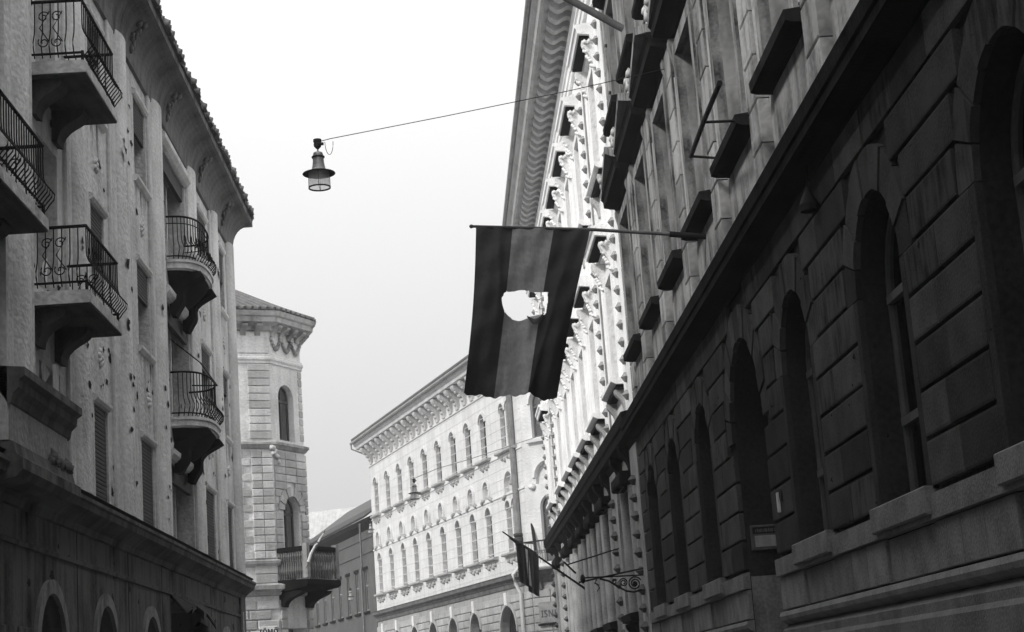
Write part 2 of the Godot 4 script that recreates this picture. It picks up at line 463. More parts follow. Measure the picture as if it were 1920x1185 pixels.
func cloth_mat(lin: float) -> StandardMaterial3D:
	var m := mat(lin, 0.95, grime(91, 0.3, 0.2, 0.5, 0.4) if not M.has("t_cloth") else M.t_cloth, null, 2.5)
	if not M.has("t_cloth"): M.t_cloth = m.albedo_texture
	m.backlight_enabled = true
	m.backlight = Color(lin * 0.5, lin * 0.5, lin * 0.5).linear_to_srgb()
	return m

# ---------------------------------------------------------------- _ready
func _ready() -> void:
	rng.seed = 1956
	# camera
	var cam := Camera3D.new(); cam.name = "camera"
	var yaw := 0.0406960813; var pitch := 0.214093757; var roll := -0.0730613701
	var fw := Vector3(sin(yaw) * cos(pitch), sin(pitch), -cos(yaw) * cos(pitch))
	var rt := Vector3(cos(yaw), 0, sin(yaw)); var up := rt.cross(fw)
	var r2 := rt * cos(roll) + up * sin(roll); var u2 := up * cos(roll) - rt * sin(roll)
	cam.transform = Transform3D(Basis(r2, u2, -fw), Vector3(0, 1.65, 0))
	cam.fov = rad_to_deg(2.0 * atan(592.5 / 3199.67567))
	cam.near = 0.1; cam.far = 600.0
	add_child(cam); cam.current = true
	# sky: thin bright cloud all over
	var we := WorldEnvironment.new(); we.name = "world_environment"
	var env := Environment.new()
	env.background_mode = Environment.BG_SKY; env.background_energy_multiplier = 2.0
	var sky := Sky.new(); var ps := ProceduralSkyMaterial.new()
	ps.sky_top_color = Color(1, 1, 1); ps.sky_horizon_color = Color(0.29, 0.29, 0.29).linear_to_srgb(); ps.sky_curve = 0.6; ps.sky_energy_multiplier = 1.0
	ps.ground_bottom_color = Color(0.3, 0.3, 0.3); ps.ground_horizon_color = Color(0.6, 0.6, 0.6)
	ps.sun_angle_max = 0.0
	sky.sky_material = ps; env.sky = sky
	env.tonemap_mode = Environment.TONE_MAPPER_LINEAR
	env.tonemap_exposure = 1.0
	env.sdfgi_enabled = true; env.ssao_enabled = true; env.ssil_enabled = true
	env.fog_enabled = true; env.fog_density = 0.0012; env.fog_light_color = Color(0.9, 0.9, 0.9); env.fog_sky_affect = 0.0
	we.environment = env; add_child(we)
	# hazy sun, high on the left and a little behind the camera
	var sun := DirectionalLight3D.new(); sun.name = "sun"
	var el := deg_to_rad(34.0); var az := deg_to_rad(38.0)
	var to_sun := Vector3(-cos(el) * cos(az), sin(el), cos(el) * sin(az))
	sun.transform = Transform3D(Basis.looking_at(-to_sun, Vector3.UP), Vector3(-20, 30, 5))
	sun.light_energy = 0.9; sun.light_color = Color(1, 0.995, 0.985); sun.light_angular_distance = 9.0; sun.shadow_enabled = true
	add_child(sun)
	make_materials()
	ground()
	right_dark_house()
	right_white_house()
	corner_white_house()
	far_dark_house()
	left_house()
	tower_house()
	street_lamps()
	flags()
	ironwork()
	small_signs()

func structure(called: String, st: SurfaceTool, m: Material) -> void:
	part(called, st, m, self).set_meta("kind", "structure")
func ground() -> void:
	frame_at(Vector3.ZERO, Vector3.FORWARD, Vector3.RIGHT)
	var st := mb()
	quad(st, Vector3(-400, -0.02, 300), Vector3(400, -0.02, 300), Vector3(400, -0.02, -500), Vector3(-400, -0.02, -500), Vector3.UP)
	structure("ground", st, M.pavement)
	st = mb()
	quad(st, Vector3(-3.4, -0.012, 40), Vector3(1.9, -0.012, 40), Vector3(1.9, -0.012, -78), Vector3(-3.4, -0.012, -78), Vector3.UP)
	structure("road", st, M.road)
	for s in [[2.1, 3.6, 1.9, 2.1], [-5.1, -3.6, -3.6, -3.4]]:
		st = mb(); box(st, -40, 70, -0.02, 0.11, s[0], s[1]); structure("pavement", st, M.pavement)
		st = mb(); box(st, -40, 70, -0.02, 0.114, s[2], s[3]); structure("kerb", st, M.kerb)

# ---------------------------------------------------------------- dark rusticated house, right foreground
func right_dark_house() -> void:
	var o := thing("rusticated_house", "dark sooty house with rusticated ground floor and arched windows filling the right side", "house", Vector3(3.5, 0, 0))
	frame_at(Vector3.ZERO, Vector3.FORWARD, Vector3.LEFT)
	var u0 := -14.0; var u1 := 31.7
	var gw := [-3.77, -0.4, 2.97, 6.34, 9.71, 13.1, 16.55, 23.35, 26.7, 29.85]
	var gate := 19.72
	var gops := []
	for c in gw: gops.append([c - 0.72, c + 0.72, 2.82, 4.6, true])
	gops.append([gate - 1.1, gate + 1.1, 0.0, 4.38, true, 1.1])
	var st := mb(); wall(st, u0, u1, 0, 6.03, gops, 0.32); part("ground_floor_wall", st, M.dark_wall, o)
	for c in gw: window(o, c - 0.71, c + 0.71, 2.84, 4.6, true, -0.2, M.frame_edge, 2, [0.98, 0.4], 0.05, 0.06)
	# gate leaves deep in the passage
	st = mb()
	for s in [-1, 1]:
		box(st, gate + (0.0 if s > 0 else -1.09), gate + (1.09 if s > 0 else 0.0) - 0.01, 0.0, 4.17, -1.09, -1.0)
		for k in 3: slab_box(st, gate + s * 0.55 - 0.38, gate + s * 0.55 + 0.38, 0.25 + k * 1.32, 1.4 + k * 1.32, -1.0, -0.96, 0.03)
	var gd := part("gate", st, M.wood, o)
	st = mb(); box(st, gate - 1.09, gate + 1.09, 4.17, 4.33, -1.08, -0.9); part("transom", st, M.wood, gd)
	window(o, gate - 1.09, gate + 1.09, 4.34, 4.38, true, -1.0, M.frame_dark, 4, [], 0.07)
	# the pale lower lining of the gate passage
	for s in [-1, 1]:
		st = mb(); box(st, gate + s * 1.0915 - 0.0065, gate + s * 1.0915 + 0.0065, 0.0, 2.76, -1.05, -0.01); part("passage_dado", st, M.dark_dado, o)
	# rusticated stones between the openings
	var wo := []
	for c in gw: wo.append([c, 0.72, 4.6, 1.11])
	wo.append([gate, 1.1, 4.38, 1.52])
	var hcs := 2.84; var row := 0
	while hcs < 5.95:
		var hm := hcs + 0.18
		var spans := []
		var x := u0
		var cuts := []
		for w in wo:
			var half: float = w[1] + (0.134 if w[1] < 1.0 else 0.02)
			if hm > w[2]:
				var dy: float = hm - 0.1 - w[2]
				half = sqrt(maxf(0.0, w[3] * w[3] - dy * dy)) if dy < w[3] else 0.0
			if half > 0.05: cuts.append([w[0] - half, w[0] + half])
		cuts.sort_custom(func(p, q): return p[0] < q[0])
		for c in cuts:
			if c[0] - x > 0.08: spans.append([x, c[0]])
			x = c[1]
		if u1 - x > 0.08: spans.append([x, u1])
		for s in spans:
			if s[1] < 6.0: continue
			var len_: float = s[1] - s[0]
			var cnt := maxi(1, int(round(len_ / 1.0)))
			var off := 0.0 if row % 2 == 0 else 0.22
			var e := [s[0]]
			for k in range(1, cnt): e.append(s[0] + len_ * (k + off * (1.0 if k % 2 == 1 else -1.0)) / cnt)
			e.append(s[1])
			for k in cnt:
				var w: float = e[k + 1] - e[k]
				var d := 0.058 if (k + row) % 3 else 0.053
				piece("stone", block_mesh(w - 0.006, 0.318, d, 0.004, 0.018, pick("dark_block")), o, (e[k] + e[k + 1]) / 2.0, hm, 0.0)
		hcs += 0.3555; row += 1
	for c in gw:
		if c < 6.0: continue
		for sd in [-1, 1]:
			st = mb(); slab_box(st, c + sd * 0.785 - 0.065, c + sd * 0.785 + 0.065, 2.84, 4.6, 0.0, 0.056, 0.006); part("jamb_strip", st, M.dark_block[1], o)
	# wedge stones round the arches
	for w in wo:
		if w[0] < 6.0: continue
		var cnt := 9 if w[1] < 1.0 else 13
		for k in cnt:
			var a0 := PI * k / cnt + 0.012; var a1 := PI * (k + 1) / cnt - 0.012
			st = mb(); ring(st, w[0], w[2], w[1] + 0.004, w[3] - 0.03, 0.0, 0.05 + 0.012 * (k % 2), a0, a1, 3)
			part("wedge_stone", st, pick("dark_block"), o)
	st = mb()
	for k in 60:
		scar_patch(st, rng.randf_range(9.0, 31.0), rng.randf_range(2.7, 6.0), 0.062, rng.randf_range(0.008, 0.03), 1.0)
	part("chipped_stone", st, M.dark_joint, o, true)
	# sill course, panel course, roll and plinth
	var skips := [[gate - 1.1, gate + 1.1]]
	for sp in [[u0, gate - 1.1], [gate + 1.1, u1]]:
		var a: float = sp[0]; var b: float = sp[1]
		st = mb(); molding(st, a, b, [Vector2(0, 2.615), Vector2(0.085, 2.62), Vector2(0.085, 2.8), Vector2(0.0, 2.82)]); part("sill_course", st, M.dark_plinth[1], o)
		st = mb(); molding(st, a, b, [Vector2(0, 2.1), Vector2(0.04, 2.12), Vector2(0.085, 2.15), Vector2(0.095, 2.19), Vector2(0.08, 2.235), Vector2(0.0, 2.25)]); part("roll_moulding", st, M.dark_plinth[2], o)
		st = mb(); molding(st, a, b, [Vector2(0, 0.1), Vector2(0.1, 0.1), Vector2(0.1, 1.93), Vector2(0.075, 1.97), Vector2(0.075, 2.04), Vector2(0.03, 2.08), Vector2(0.0, 2.098)]); part("plinth", st, M.dark_plinth[0], o)
		var x := a
		var edges := []
		for c in gw:
			if c > a and c < b and c > 6:
				edges.append(c - 0.74); edges.append(c + 0.74)
		edges.sort()
		var e2 := [maxf(a, 6.0)]
		for k in edges.size():
			var prev: float = e2[-1]
			var gap: float = edges[k] - prev
			if k % 2 == 0:
				var cnt := maxi(1, int(round(gap / 0.62)))
				for j in range(1, cnt): e2.append(prev + gap * (j + 0.12 * sin(j * 3.0 + k)) / cnt)
			e2.append(edges[k])
		e2.append(b)
		for k in e2.size() - 1:
			var w: float = e2[k + 1] - e2[k]
			var mid: float = (e2[k] + e2[k + 1]) / 2.0
			var under := false
			for c in gw: under = under or absf(mid - c) < 0.5
			piece("panel_stone", block_mesh(w - 0.014, 0.35, 0.02 if under else 0.05, 0.006, 0.008, pick("dark_plinth")), o, mid, 2.432, 0.0)
	for c in gw:
		if c < 6: continue
		st = mb(); slab_box(st, c - 0.85, c + 0.85, 2.66, 2.865, 0.0, 0.125, 0.012); part("sill", st, M.dark_plinth[1], o)
	# cornice over the ground floor
	st = mb(); molding(st, u0, u1, [Vector2(0, 6.03), Vector2(0.03, 6.03), Vector2(0.05, 6.07), Vector2(0.14, 6.09), Vector2(0.2, 6.11), Vector2(0.3, 6.115), Vector2(0.3, 6.2), Vector2(0.325, 6.215), Vector2(0.34, 6.29), Vector2(0.35, 6.33), Vector2(0.0, 6.38)])
	part("cornice", st, M.dark_cornice, o)
	# upper floors
	var cs := []
	for k in range(-9, 6): cs.append(15.5 + 2.9 * k)
	var ops := []
	for c in cs:
		ops.append([c - 0.7, c + 0.7, 7.56, 9.95, false]); ops.append([c - 0.62, c + 0.62, 11.95, 14.1, false])
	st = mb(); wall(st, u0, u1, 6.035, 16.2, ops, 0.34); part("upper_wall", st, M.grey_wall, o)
	for c in cs:
		if c < 2: continue
		window(o, c - 0.69, c + 0.69, 7.58, 9.94, false, -0.26, M.frame_dark, 2, [0.66])
		window(o, c - 0.61, c + 0.61, 11.97, 14.09, false, -0.26, M.frame_dark, 2, [0.66])
		# surround
		st = mb()
		box(st, c - 0.88, c - 0.7, 7.53, 10.13, 0, 0.12); box(st, c + 0.7, c + 0.88, 7.53, 10.13, 0, 0.12); box(st, c - 0.701, c + 0.701, 9.952, 10.13, 0, 0.118)
		part("surround", st, M.grey_trim, o)
		st = mb(); box(st, c - 0.78, c - 0.62, 11.93, 14.28, 0, 0.05); box(st, c + 0.62, c + 0.78, 11.93, 14.28, 0, 0.05); box(st, c - 0.621, c + 0.621, 14.102, 14.28, 0, 0.048)
		part("surround", st, M.grey_trim, o)
		st = mb(); molding(st, c - 0.98, c + 0.98, [Vector2(0, 7.37), Vector2(0.17, 7.38), Vector2(0.23, 7.4), Vector2(0.24, 7.5), Vector2(0.0, 7.53)])
		var sl := part("sill", st, M.dark_cornice, o)
		st = mb(); slab_box(st, c - 0.86, c + 0.86, 6.5, 7.365, 0, 0.025, 0.01); part("apron", st, M.grey_block[1], sl)
		# hood with pediment on two carved consoles
		st = mb(); molding(st, c - 1.36, c + 1.24, [Vector2(0, 10.28), Vector2(0.1, 10.3), Vector2(0.13, 10.38), Vector2(0.33, 10.42), Vector2(0.34, 10.53), Vector2(0.38, 10.58), Vector2(0.0, 10.62)])
		var hd := part("hood", st, M.dark_cornice, o)
		st = mb()
		for s in [-1, 1]:
			var p := [V(c + s * 1.36, 10.63, 0.0), V(c, 11.12, 0.0), V(c, 11.25, 0.0), V(c + s * 1.36, 10.76, 0.0)]
			var q := []
			for v in p: q.append(v + nz * 0.36)
			quad(st, q[0], q[1], q[2], q[3], nz); quad(st, p[0], p[1], q[1], q[0], Vector3.DOWN); quad(st, p[3], p[2], q[2], q[3], Vector3.UP); quad(st, p[0], q[0], q[3], p[3], ax * s)
		part("pediment", st, M.grey_trim, hd)
		for s in [-1, 1]:
			st = mb()
			for k in 11: blob(st, V(c + s * (1.3 - 0.03 * (k % 3)), 10.7 + 0.07 * (k % 4) + 0.015 * k, 0.04 + 0.03 * k), Vector3(0.06, 0.075 + 0.03 * (k % 2), 0.05), 6, 0.3)
			part("sunlit_carving", st, M.far_pale, hd)  # paler than the house stone, sunlight put into the carving's colour
		for s in [-1, 1]:
			st = mb(); profile_plate(st, [Vector2(0, 10.283), Vector2(0, 9.8), Vector2(0.06, 9.8), Vector2(0.09, 9.95), Vector2(0.15, 10.2), Vector2(0.15, 10.283)], c + s * 1.05 - 0.09, c + s * 1.05 + 0.09)
			part("console", st, M.grey_trim, hd)
			st = mb(); convex(st, c + s * 1.05 - 0.12, c + s * 1.05 + 0.12, 7.53, 9.74, 0.11, 8); part("half_column", st, M.grey_block[2], o)
		st = mb(); molding(st, c - 0.98, c + 0.98, [Vector2(0, 11.74), Vector2(0.2, 11.76), Vector2(0.25, 11.8), Vector2(0.25, 11.9), Vector2(0, 11.93)]); part("sill", st, M.dark_cornice, o)
		st = mb(); molding(st, c - 0.95, c + 0.95, [Vector2(0, 14.3), Vector2(0.1, 14.33), Vector2(0.24, 14.4), Vector2(0.25, 14.5), Vector2(0, 14.54)]); part("hood", st, M.dark_cornice, o)
	# pilaster strips of coursed stone between the windows
	for k in range(4, cs.size()):
		var c: float = cs[k] + 1.45
		if c > u1 - 0.4: continue
		var hh := 6.45
		while hh < 10.0:
			piece("pilaster_stone", block_mesh(0.55, 0.468, 0.13, 0.01, 0.016, pick("grey_block")), o, c, hh + 0.24, 0.0)
			hh += 0.482
	for k in 19:
		piece("corner_stone", block_mesh(0.55 if k % 2 else 0.42, 0.47, 0.05, 0.01, 0.014, pick("grey_block")), o, u1 - (0.28 if k % 2 else 0.215), 6.7 + k * 0.482, 0.0)
	st = mb(); molding(st, u0, u1, [Vector2(0, 11.38), Vector2(0.06, 11.4), Vector2(0.08, 11.44), Vector2(0.08, 11.52), Vector2(0.12, 11.55), Vector2(0.12, 11.6), Vector2(0, 11.63)]); part("string_course", st, M.grey_trim, o)
	st = mb(); molding(st, u0, u1, [Vector2(0, 15.6), Vector2(0.2, 15.75), Vector2(0.7, 15.9), Vector2(0.75, 16.1), Vector2(0, 16.21)]); part("eaves_cornice", st, M.grey_trim, o)
	body(o, u0, u1, 16.25, 10.0, [6.3, 11.2, 15.4], M.grey_wall, M.inner)

# ---------------------------------------------------------------- sunlit stuccoed house beyond it
func right_white_house() -> void:
	var o := thing("stuccoed_house", "bright stuccoed house with studded quoins and deep bracketed eaves beyond the dark house", "house", Vector3(3.5, 0, -31.72))
	var dir := Vector3(-0.0083, 0, -1).normalized()
	frame_at(Vector3(0.2631, 0, 31.72) - Vector3(0, 0, 0), dir, Vector3(-1, 0, 0.0083))
	# with this origin u is the distance from the camera along the street
	var u0 := 31.75; var u1 := 60.0
	var cs := [34.3, 38.7, 42.1, 45.15, 48.2, 51.6, 56.2]
	var strips := [32.4, 36.7, 54.0, 59.2]
	var ops := []
	for c in cs: ops.append([c - 0.6, c + 0.6, 2.95, 5.4, false, 0.5])
	var st := mb(); wall(st, u0, u1, 0, 6.1, ops, 0.4); part("ground_floor_wall", st, M.ground_grey, o)
	for c in cs:
		window(o, c - 0.59, c + 0.59, 2.97, 5.39, false, -0.3, M.frame_dark, 2, [0.7])
		st = mb(); molding(st, c - 0.85, c + 0.85, [Vector2(0, 2.72), Vector2(0.25, 2.76), Vector2(0.28, 2.9), Vector2(0, 2.94)])
		var sl := part("sill", st, M.cornice_soot_shade, o)
		for s in [-1, 1]:
			st = mb(); profile_plate(st, console_profile(0.22, 0.4, 2.73), c + s * 0.6 - 0.08, c + s * 0.6 + 0.08); part("console", st, M.cornice_soot_shade, sl)
		# rounded jambs and a dark carved head
		for s in [-1, 1]:
			st = mb(); convex(st, c + s * 0.8 - 0.18, c + s * 0.8 + 0.18, 0.6, 5.38, 0.1, 8); part("half_column", st, M.ground_grey, o)
		st = mb(); slab_box(st, c - 0.95, c + 0.85, 5.405, 5.66, 0, 0.26, 0.03)
		for k in 3: blob(st, V(c - 0.3 + 0.3 * k, 5.44, 0.18), Vector3(0.1, 0.1, 0.1), 6, 0.2)
		part("window_head", st, M.cornice_soot_shade, o)
		for s in [-1, 1]:
			st = mb(); profile_plate(st, console_profile(0.24, 0.55, 6.12), c + s * 0.95 - 0.16, c + s * 0.95 + 0.16); part("cornice_bracket", st, M.cornice_soot_shade, o)
	st = mb(); molding(st, u0, u1, [Vector2(0, 6.02), Vector2(0.06, 6.06), Vector2(0.1, 6.14), Vector2(0.24, 6.18), Vector2(0.25, 6.33), Vector2(0.29, 6.36), Vector2(0.3, 6.58), Vector2(0, 6.64)]); part("cornice", st, M.cornice_soot_shade, o)
	# upper floors
	ops = []
	for c in cs:
		ops.append([c - 0.58, c + 0.58, 7.55, 9.75, false]); ops.append([c - 0.56, c + 0.56, 12.05, 14.2, false])
	st = mb(); wall(st, u0, u1, 6.105, 16.95, ops, 0.2); part("upper_wall", st, M.white_wall, o)
	for c in cs:
		for f in [[7.57, 9.74, 0.57], [12.07, 14.19, 0.55]]: window(o, c - f[2], c + f[2], f[0], f[1], false, -0.14, M.frame_white, 2, [0.68])
		st = mb()
		box(st, c - 0.76, c - 0.58, 7.5, 9.93, 0, 0.06); box(st, c + 0.58, c + 0.76, 7.5, 9.93, 0, 0.06); box(st, c - 0.581, c + 0.581, 9.752, 9.93, 0, 0.058)
		part("surround", st, M.white_trim, o)
		st = mb(); box(st, c - 0.74, c - 0.56, 12.02, 14.38, 0, 0.06); box(st, c + 0.56, c + 0.74, 12.02, 14.38, 0, 0.06); box(st, c - 0.561, c + 0.561, 14.202, 14.38, 0, 0.058)
		part("surround", st, M.white_trim, o)
		for f in [[7.36, 1.12, 0.28], [11.84, 1.1, 0.24]]:
			st = mb(); molding(st, c - f[1], c + f[1], [Vector2(0, f[0]), Vector2(f[2] * 0.7, f[0] + 0.01), Vector2(f[2] * 0.9, f[0] + 0.04), Vector2(f[2], f[0] + 0.06), Vector2(f[2], f[0] + 0.13), Vector2(0, f[0] + 0.15)])
			var sl := part("sill", st, M.white_trim, o)
			st = mb(); box(st, c - f[1] + 0.06, c + f[1] - 0.06, f[0] - 0.09, f[0] - 0.002, 0, f[2] * 0.62); part("sill_shade", st, M.cornice_soot_shade, sl)  # dark strip painting the contact shade below the sill
			for s in [-1, 1]:
				st = mb(); profile_plate(st, console_profile(f[2] * 0.75, 0.42, f[0] - 0.09), c + s * (f[1] - 0.24) - 0.1, c + s * (f[1] - 0.24) + 0.1); part("console", st, M.stain_trim, sl)
		for f in [[10.4, 0.42], [14.72, 0.42]]:
			st = mb(); molding(st, c - 1.12, c + 1.12, [Vector2(0, f[0] - 0.12), Vector2(0.1, f[0] - 0.1), Vector2(0.12, f[0]), Vector2(f[1] - 0.06, f[0] + 0.03), Vector2(f[1] - 0.04, f[0] + 0.12), Vector2(f[1], f[0] + 0.15), Vector2(f[1], f[0] + 0.22), Vector2(0, f[0] + 0.27)])
			var hd := part("hood", st, M.white_trim, o)
			st = mb(); box(st, c - 1.02, c + 1.02, f[0] - 0.02, f[0] + 0.012, 0.11, f[1] - 0.1); part("hood_shade", st, M.cornice_soot_shade, hd)  # dark sheet standing for the shade beneath the hood
			for s in [-1, 1]:
				var y: float = f[0] - 0.1
				st = mb(); profile_plate(st, [Vector2(0, y), Vector2(0, y - 0.6), Vector2(0.06, y - 0.58), Vector2(0.1, y - 0.4), Vector2(0.24, y - 0.14), Vector2(0.28, y - 0.04), Vector2(0.28, y)], c + s * 0.93 - 0.11, c + s * 0.93 + 0.11)
				for k in 8: blob(st, V(c + s * 0.93 + 0.08 * sin(k * 2.4), y - 0.1 - 0.065 * k, 0.22 - 0.022 * k), Vector3(0.06, 0.045, 0.04), 6, 0.3)
				for k in 4: blob(st, V(c + s * (1.02 + 0.03 * k), y - 0.05 + 0.03 * sin(k * 2.0), 0.08 + 0.05 * k), Vector3(0.045, 0.05, 0.04), 6, 0.3)
				part("carved_console", st, M.white_trim, hd)
			st = mb(); box(st, c - 0.75, c + 0.75, f[0] + 0.2, f[0] + 0.36, 0, 0.06)
			for k in 15: blob(st, V(c - 0.7 + 0.1 * k, f[0] + 0.34 + 0.16 * sin(k * PI / 14.0) + 0.03 * sin(k * 2.7), 0.06), Vector3(0.06, 0.07, 0.035), 6, 0.3)
			part("carved_crest", st, M.white_trim, hd)
	for s in strips:
		st = mb()
		box(st, s - 0.62, s + 0.62, 6.66, 15.6, 0, 0.05); part("quoin_strip", st, M.white_trim, o)
		st = mb(); box(st, s - 0.62, s + 0.62, 0.3, 6.0, 0, 0.06); part("ground_quoin_strip", st, M.ground_grey, o)
		var hh := 7.0; var k := 0
		while hh < 15.3:
			piece("stud", stud_mesh(0.26, 0.2, 0.12, M.stud_pale), o, s - 0.02, hh, 0.05)
			hh += 0.346; k += 1
		hh = 1.9
		while hh < 5.7:
			piece("stud", stud_mesh(0.3 if k % 2 else 0.42, 0.17 if k % 2 else 0.2, 0.14, M.stud), o, s + 0.05, hh, 0.06)
			hh += 0.346; k += 1
	for s in [36.1, 55.0]: # thin rainwater line beside the second quoin strips
		st = mb(); tube(st, [V(s, 6.7, 0.05), V(s, 15.6, 0.05)], 0.03); part("rain_line", st, M.zinc, o)
	# architrave, bracketed eaves and gutter
	st = mb(); molding(st, u0, u1, [Vector2(0, 15.62), Vector2(0.07, 15.64), Vector2(0.07, 15.8), Vector2(0.1, 15.82), Vector2(0.1, 16.0), Vector2(0.14, 16.04), Vector2(0.14, 16.1), Vector2(0, 16.14)]); part("architrave", st, M.white_trim, o)
	st = mb(); molding(st, u0, u1, [Vector2(0, 16.3), Vector2(0.06, 16.32), Vector2(0.09, 16.42), Vector2(0.12, 16.45), Vector2(0.12, 16.52), Vector2(0, 16.54)]); part("frieze_moulding", st, M.white_trim, o)
	st = mb(); molding(st, u0 - 0.1, u1 + 0.4, [Vector2(0, 16.86), Vector2(0.7, 16.88), Vector2(0.72, 16.84), Vector2(0.8, 16.86), Vector2(0.84, 16.98), Vector2(0.95, 17.06), Vector2(0.98, 17.2), Vector2(0, 17.5)]); part("eaves_cornice", st, M.white_cornice, o)
	var bm := mb()
	var so := og; var sa := ax; var sn := nz
	frame_at(Vector3.ZERO, Vector3.RIGHT, Vector3.BACK)
	var pf := [Vector2(0, 0.34)]
	for i in 13:
		var t := i / 12.0
		pf.append(Vector2(0.02 + 0.58 * t, 0.02 + 0.1 * sin(t * TAU) * (1.0 - 0.3 * t) + 0.16 * t))
	pf.append(Vector2(0.6, 0.34))
	profile_plate(bm, pf, -0.13, 0.13)
	var me := bm.commit(); me.surface_set_material(0, M.white_cornice)
	og = so; ax = sa; nz = sn
	var x := u0 + 0.3
	while x < u1 - 0.1:
		piece("eaves_bracket", me, o, x, 16.53, 0.0); x += 0.63
	st = mb(); tube(st, [V(u0 - 0.1, 17.22, 1.02), V(u1 + 0.4, 17.22, 1.02)], 0.075, 8); part("gutter", st, M.zinc, o)
	st = mb(); quad(st, V(u0 - 0.1, 17.26, 1.05), V(u1 + 0.4, 17.26, 1.05), V(u1 + 0.4, 19.5, -4.0), V(u0 - 0.1, 19.5, -4.0), Vector3.UP); part("roof", st, M.tile[1], o)
	body(o, u0, u1, 17.2, 9.0, [6.3, 11.3, 15.5], M.white_wall, M.inner)

# ---------------------------------------------------------------- white corner house at the bend
func corner_white_house() -> void:
	var P0 := Vector3(2.6842, 0, -78.0)
	var o := thing("corner_house", "white three-storey corner house with rows of narrow arched windows at the bend", "house", P0)
	var dw := Vector3(-0.280866, 0, -0.959747); var nw := Vector3(-0.959747, 0, 0.280866)
	frame_at(Vector3.ZERO, dw, nw)
	var u0 := -1.6; var u1 := 28.0
	var gc := [2.05, 7.35, 11.3, 15.2, 19.1, 23.0, 26.4]
	var ops := []
	for c in gc: ops.append([c - (1.2 if c < 3 else 0.8), c + (1.2 if c < 3 else 0.8), 0.0 if c < 3 else 1.2, 4.15 if c < 3 else 4.53, true])
	var st := mb(); wall(st, u0, u1, 0, 6.1, ops, 0.45); part("ground_floor_wall", st, M.ground_pale, o)
	for c in gc:
		var r := 1.2 if c < 3 else 0.8
		var sp := 4.15 if c < 3 else 4.53
		window(o, c - r + 0.01, c + r - 0.01, 0.05 if c < 3 else 1.22, sp, true, -0.35, M.frame_dark, 2, [0.98])
		st = mb(); ring(st, c, sp, r + 0.01, r + 0.16, 0, 0.09); var ar := part("arch_moulding", st, M.ground_pale_block[2], o)
		st = mb(); slab_box(st, c - 0.16, c + 0.16, sp + r + 0.02, sp + r + 0.62, 0.0, 0.17, 0.03); part("keystone", st, M.pale_trim, ar)
	var row := 0
	for k in 14:
		var h0 := 0.7 + k * 0.366
		if h0 + 0.35 > 5.95: break
		var x := u0
		var cuts := []
		for c in gc:
			var r := 1.2 if c < 3 else 0.8
			var sp := 4.15 if c < 3 else 4.53
			var dy: float = h0 + 0.1 - sp
			var half := r + 0.2
			if dy > 0: half = sqrt(maxf(0.0, pow(r + 0.22, 2) - dy * dy)) if dy < r + 0.22 else 0.22
			cuts.append([c - half, c + half])
		cuts.append([u1, u1 + 1])
		for c in cuts:
			if c[0] - x > 0.1:
				var n := maxi(1, int(round((c[0] - x) / 1.2)))
				for j in n:
					var w: float = (c[0] - x) / n
					piece("stone", block_mesh(w - 0.03, 0.32, 0.06, 0.01, 0.03, pick("ground_pale_block")), o, x + w * (j + 0.5), h0 + 0.18, 0.0)
			x = c[1]
	st = mb(); molding(st, u0, u1, [Vector2(0, 6.1), Vector2(0.06, 6.12), Vector2(0.08, 6.3), Vector2(0.14, 6.34), Vector2(0.16, 6.45), Vector2(0.34, 6.5), Vector2(0.36, 6.64), Vector2(0.4, 6.7), Vector2(0, 6.76)], 0.26); part("cornice", st, M.band_grey, o)
	# upper floors
	var cs := [4.15, 6.75, 9.45, 12.3, 15.15, 18.0, 20.75, 23.65, 26.55]
	ops = []
	for c in cs:
		ops.append([c - 0.46, c + 0.46, 12.5, 14.2, true]); ops.append([c - 0.44, c + 0.44, 7.74, 9.7, true])
	for c in [0.05, 1.0]:
		ops.append([c - 0.36, c + 0.36, 12.5, 14.3, true]); ops.append([c - 0.36, c + 0.36, 7.74, 9.75, true])
	for c in cs: ops.append([c - 0.4, c + 0.4, 10.55, 10.98, true, 0.16])
	ops.append([0.52 - 0.6, 0.52 + 0.6, 10.5, 10.8, true, 0.16])
	st = mb(); wall(st, u0, u1, 6.105, 16.6, ops, 0.3); part("upper_wall", st, M.pale_wall, o)
	var all := []
	for c in cs: all.append([c, 0.46, 14.2, 0.44, 9.7, 0.4, 10.98])
	for c in all:
		var u: float = c[0]
		window(o, u - 0.45, u + 0.45, 12.52, 14.2, true, -0.2, M.frame_mid, 2, [0.95], 0.05)
		window(o, u - 0.43, u + 0.43, 7.76, 9.7, true, -0.22, M.frame_mid, 2, [0.95], 0.05)
		corner_trim(o, u, 0.46, 14.2, 0.44, 9.7, 0.4, 10.98, 1.0, 1.12)
	for u in [0.05, 1.0]:
		window(o, u - 0.35, u + 0.35, 12.52, 14.3, true, -0.2, M.frame_mid, 1, [0.95], 0.05)
		window(o, u - 0.35, u + 0.35, 7.76, 9.75, true, -0.22, M.frame_mid, 1, [0.95], 0.05)
		for f in [14.3, 9.75]:
			st = mb(); ring(st, u, f, 0.38, 0.46, 0, 0.065); part("arch_moulding", st, M.pale_trim, o)
	corner_trim(o, 0.52, 0.0, 0.0, 0.0, 0.0, 0.6, 10.8, 1.4, 1.4)
	# back of the blind arches
	for c in cs + [0.52]:
		st = mb(); box(st, c - 0.65, c + 0.65, 10.45, 11.5, -0.2, -0.155); part("blind_arch_back", st, M.pale_wall, o)
	# faint coursing lines in the render
	st = mb()
	var hh := 6.95
	while hh < 15.8:
		box(st, u0, u1, hh, hh + 0.025, 0.0, 0.012); hh += 0.47
	for c in all: pass
	part("coursing", st, M.pale_trim, o, true)
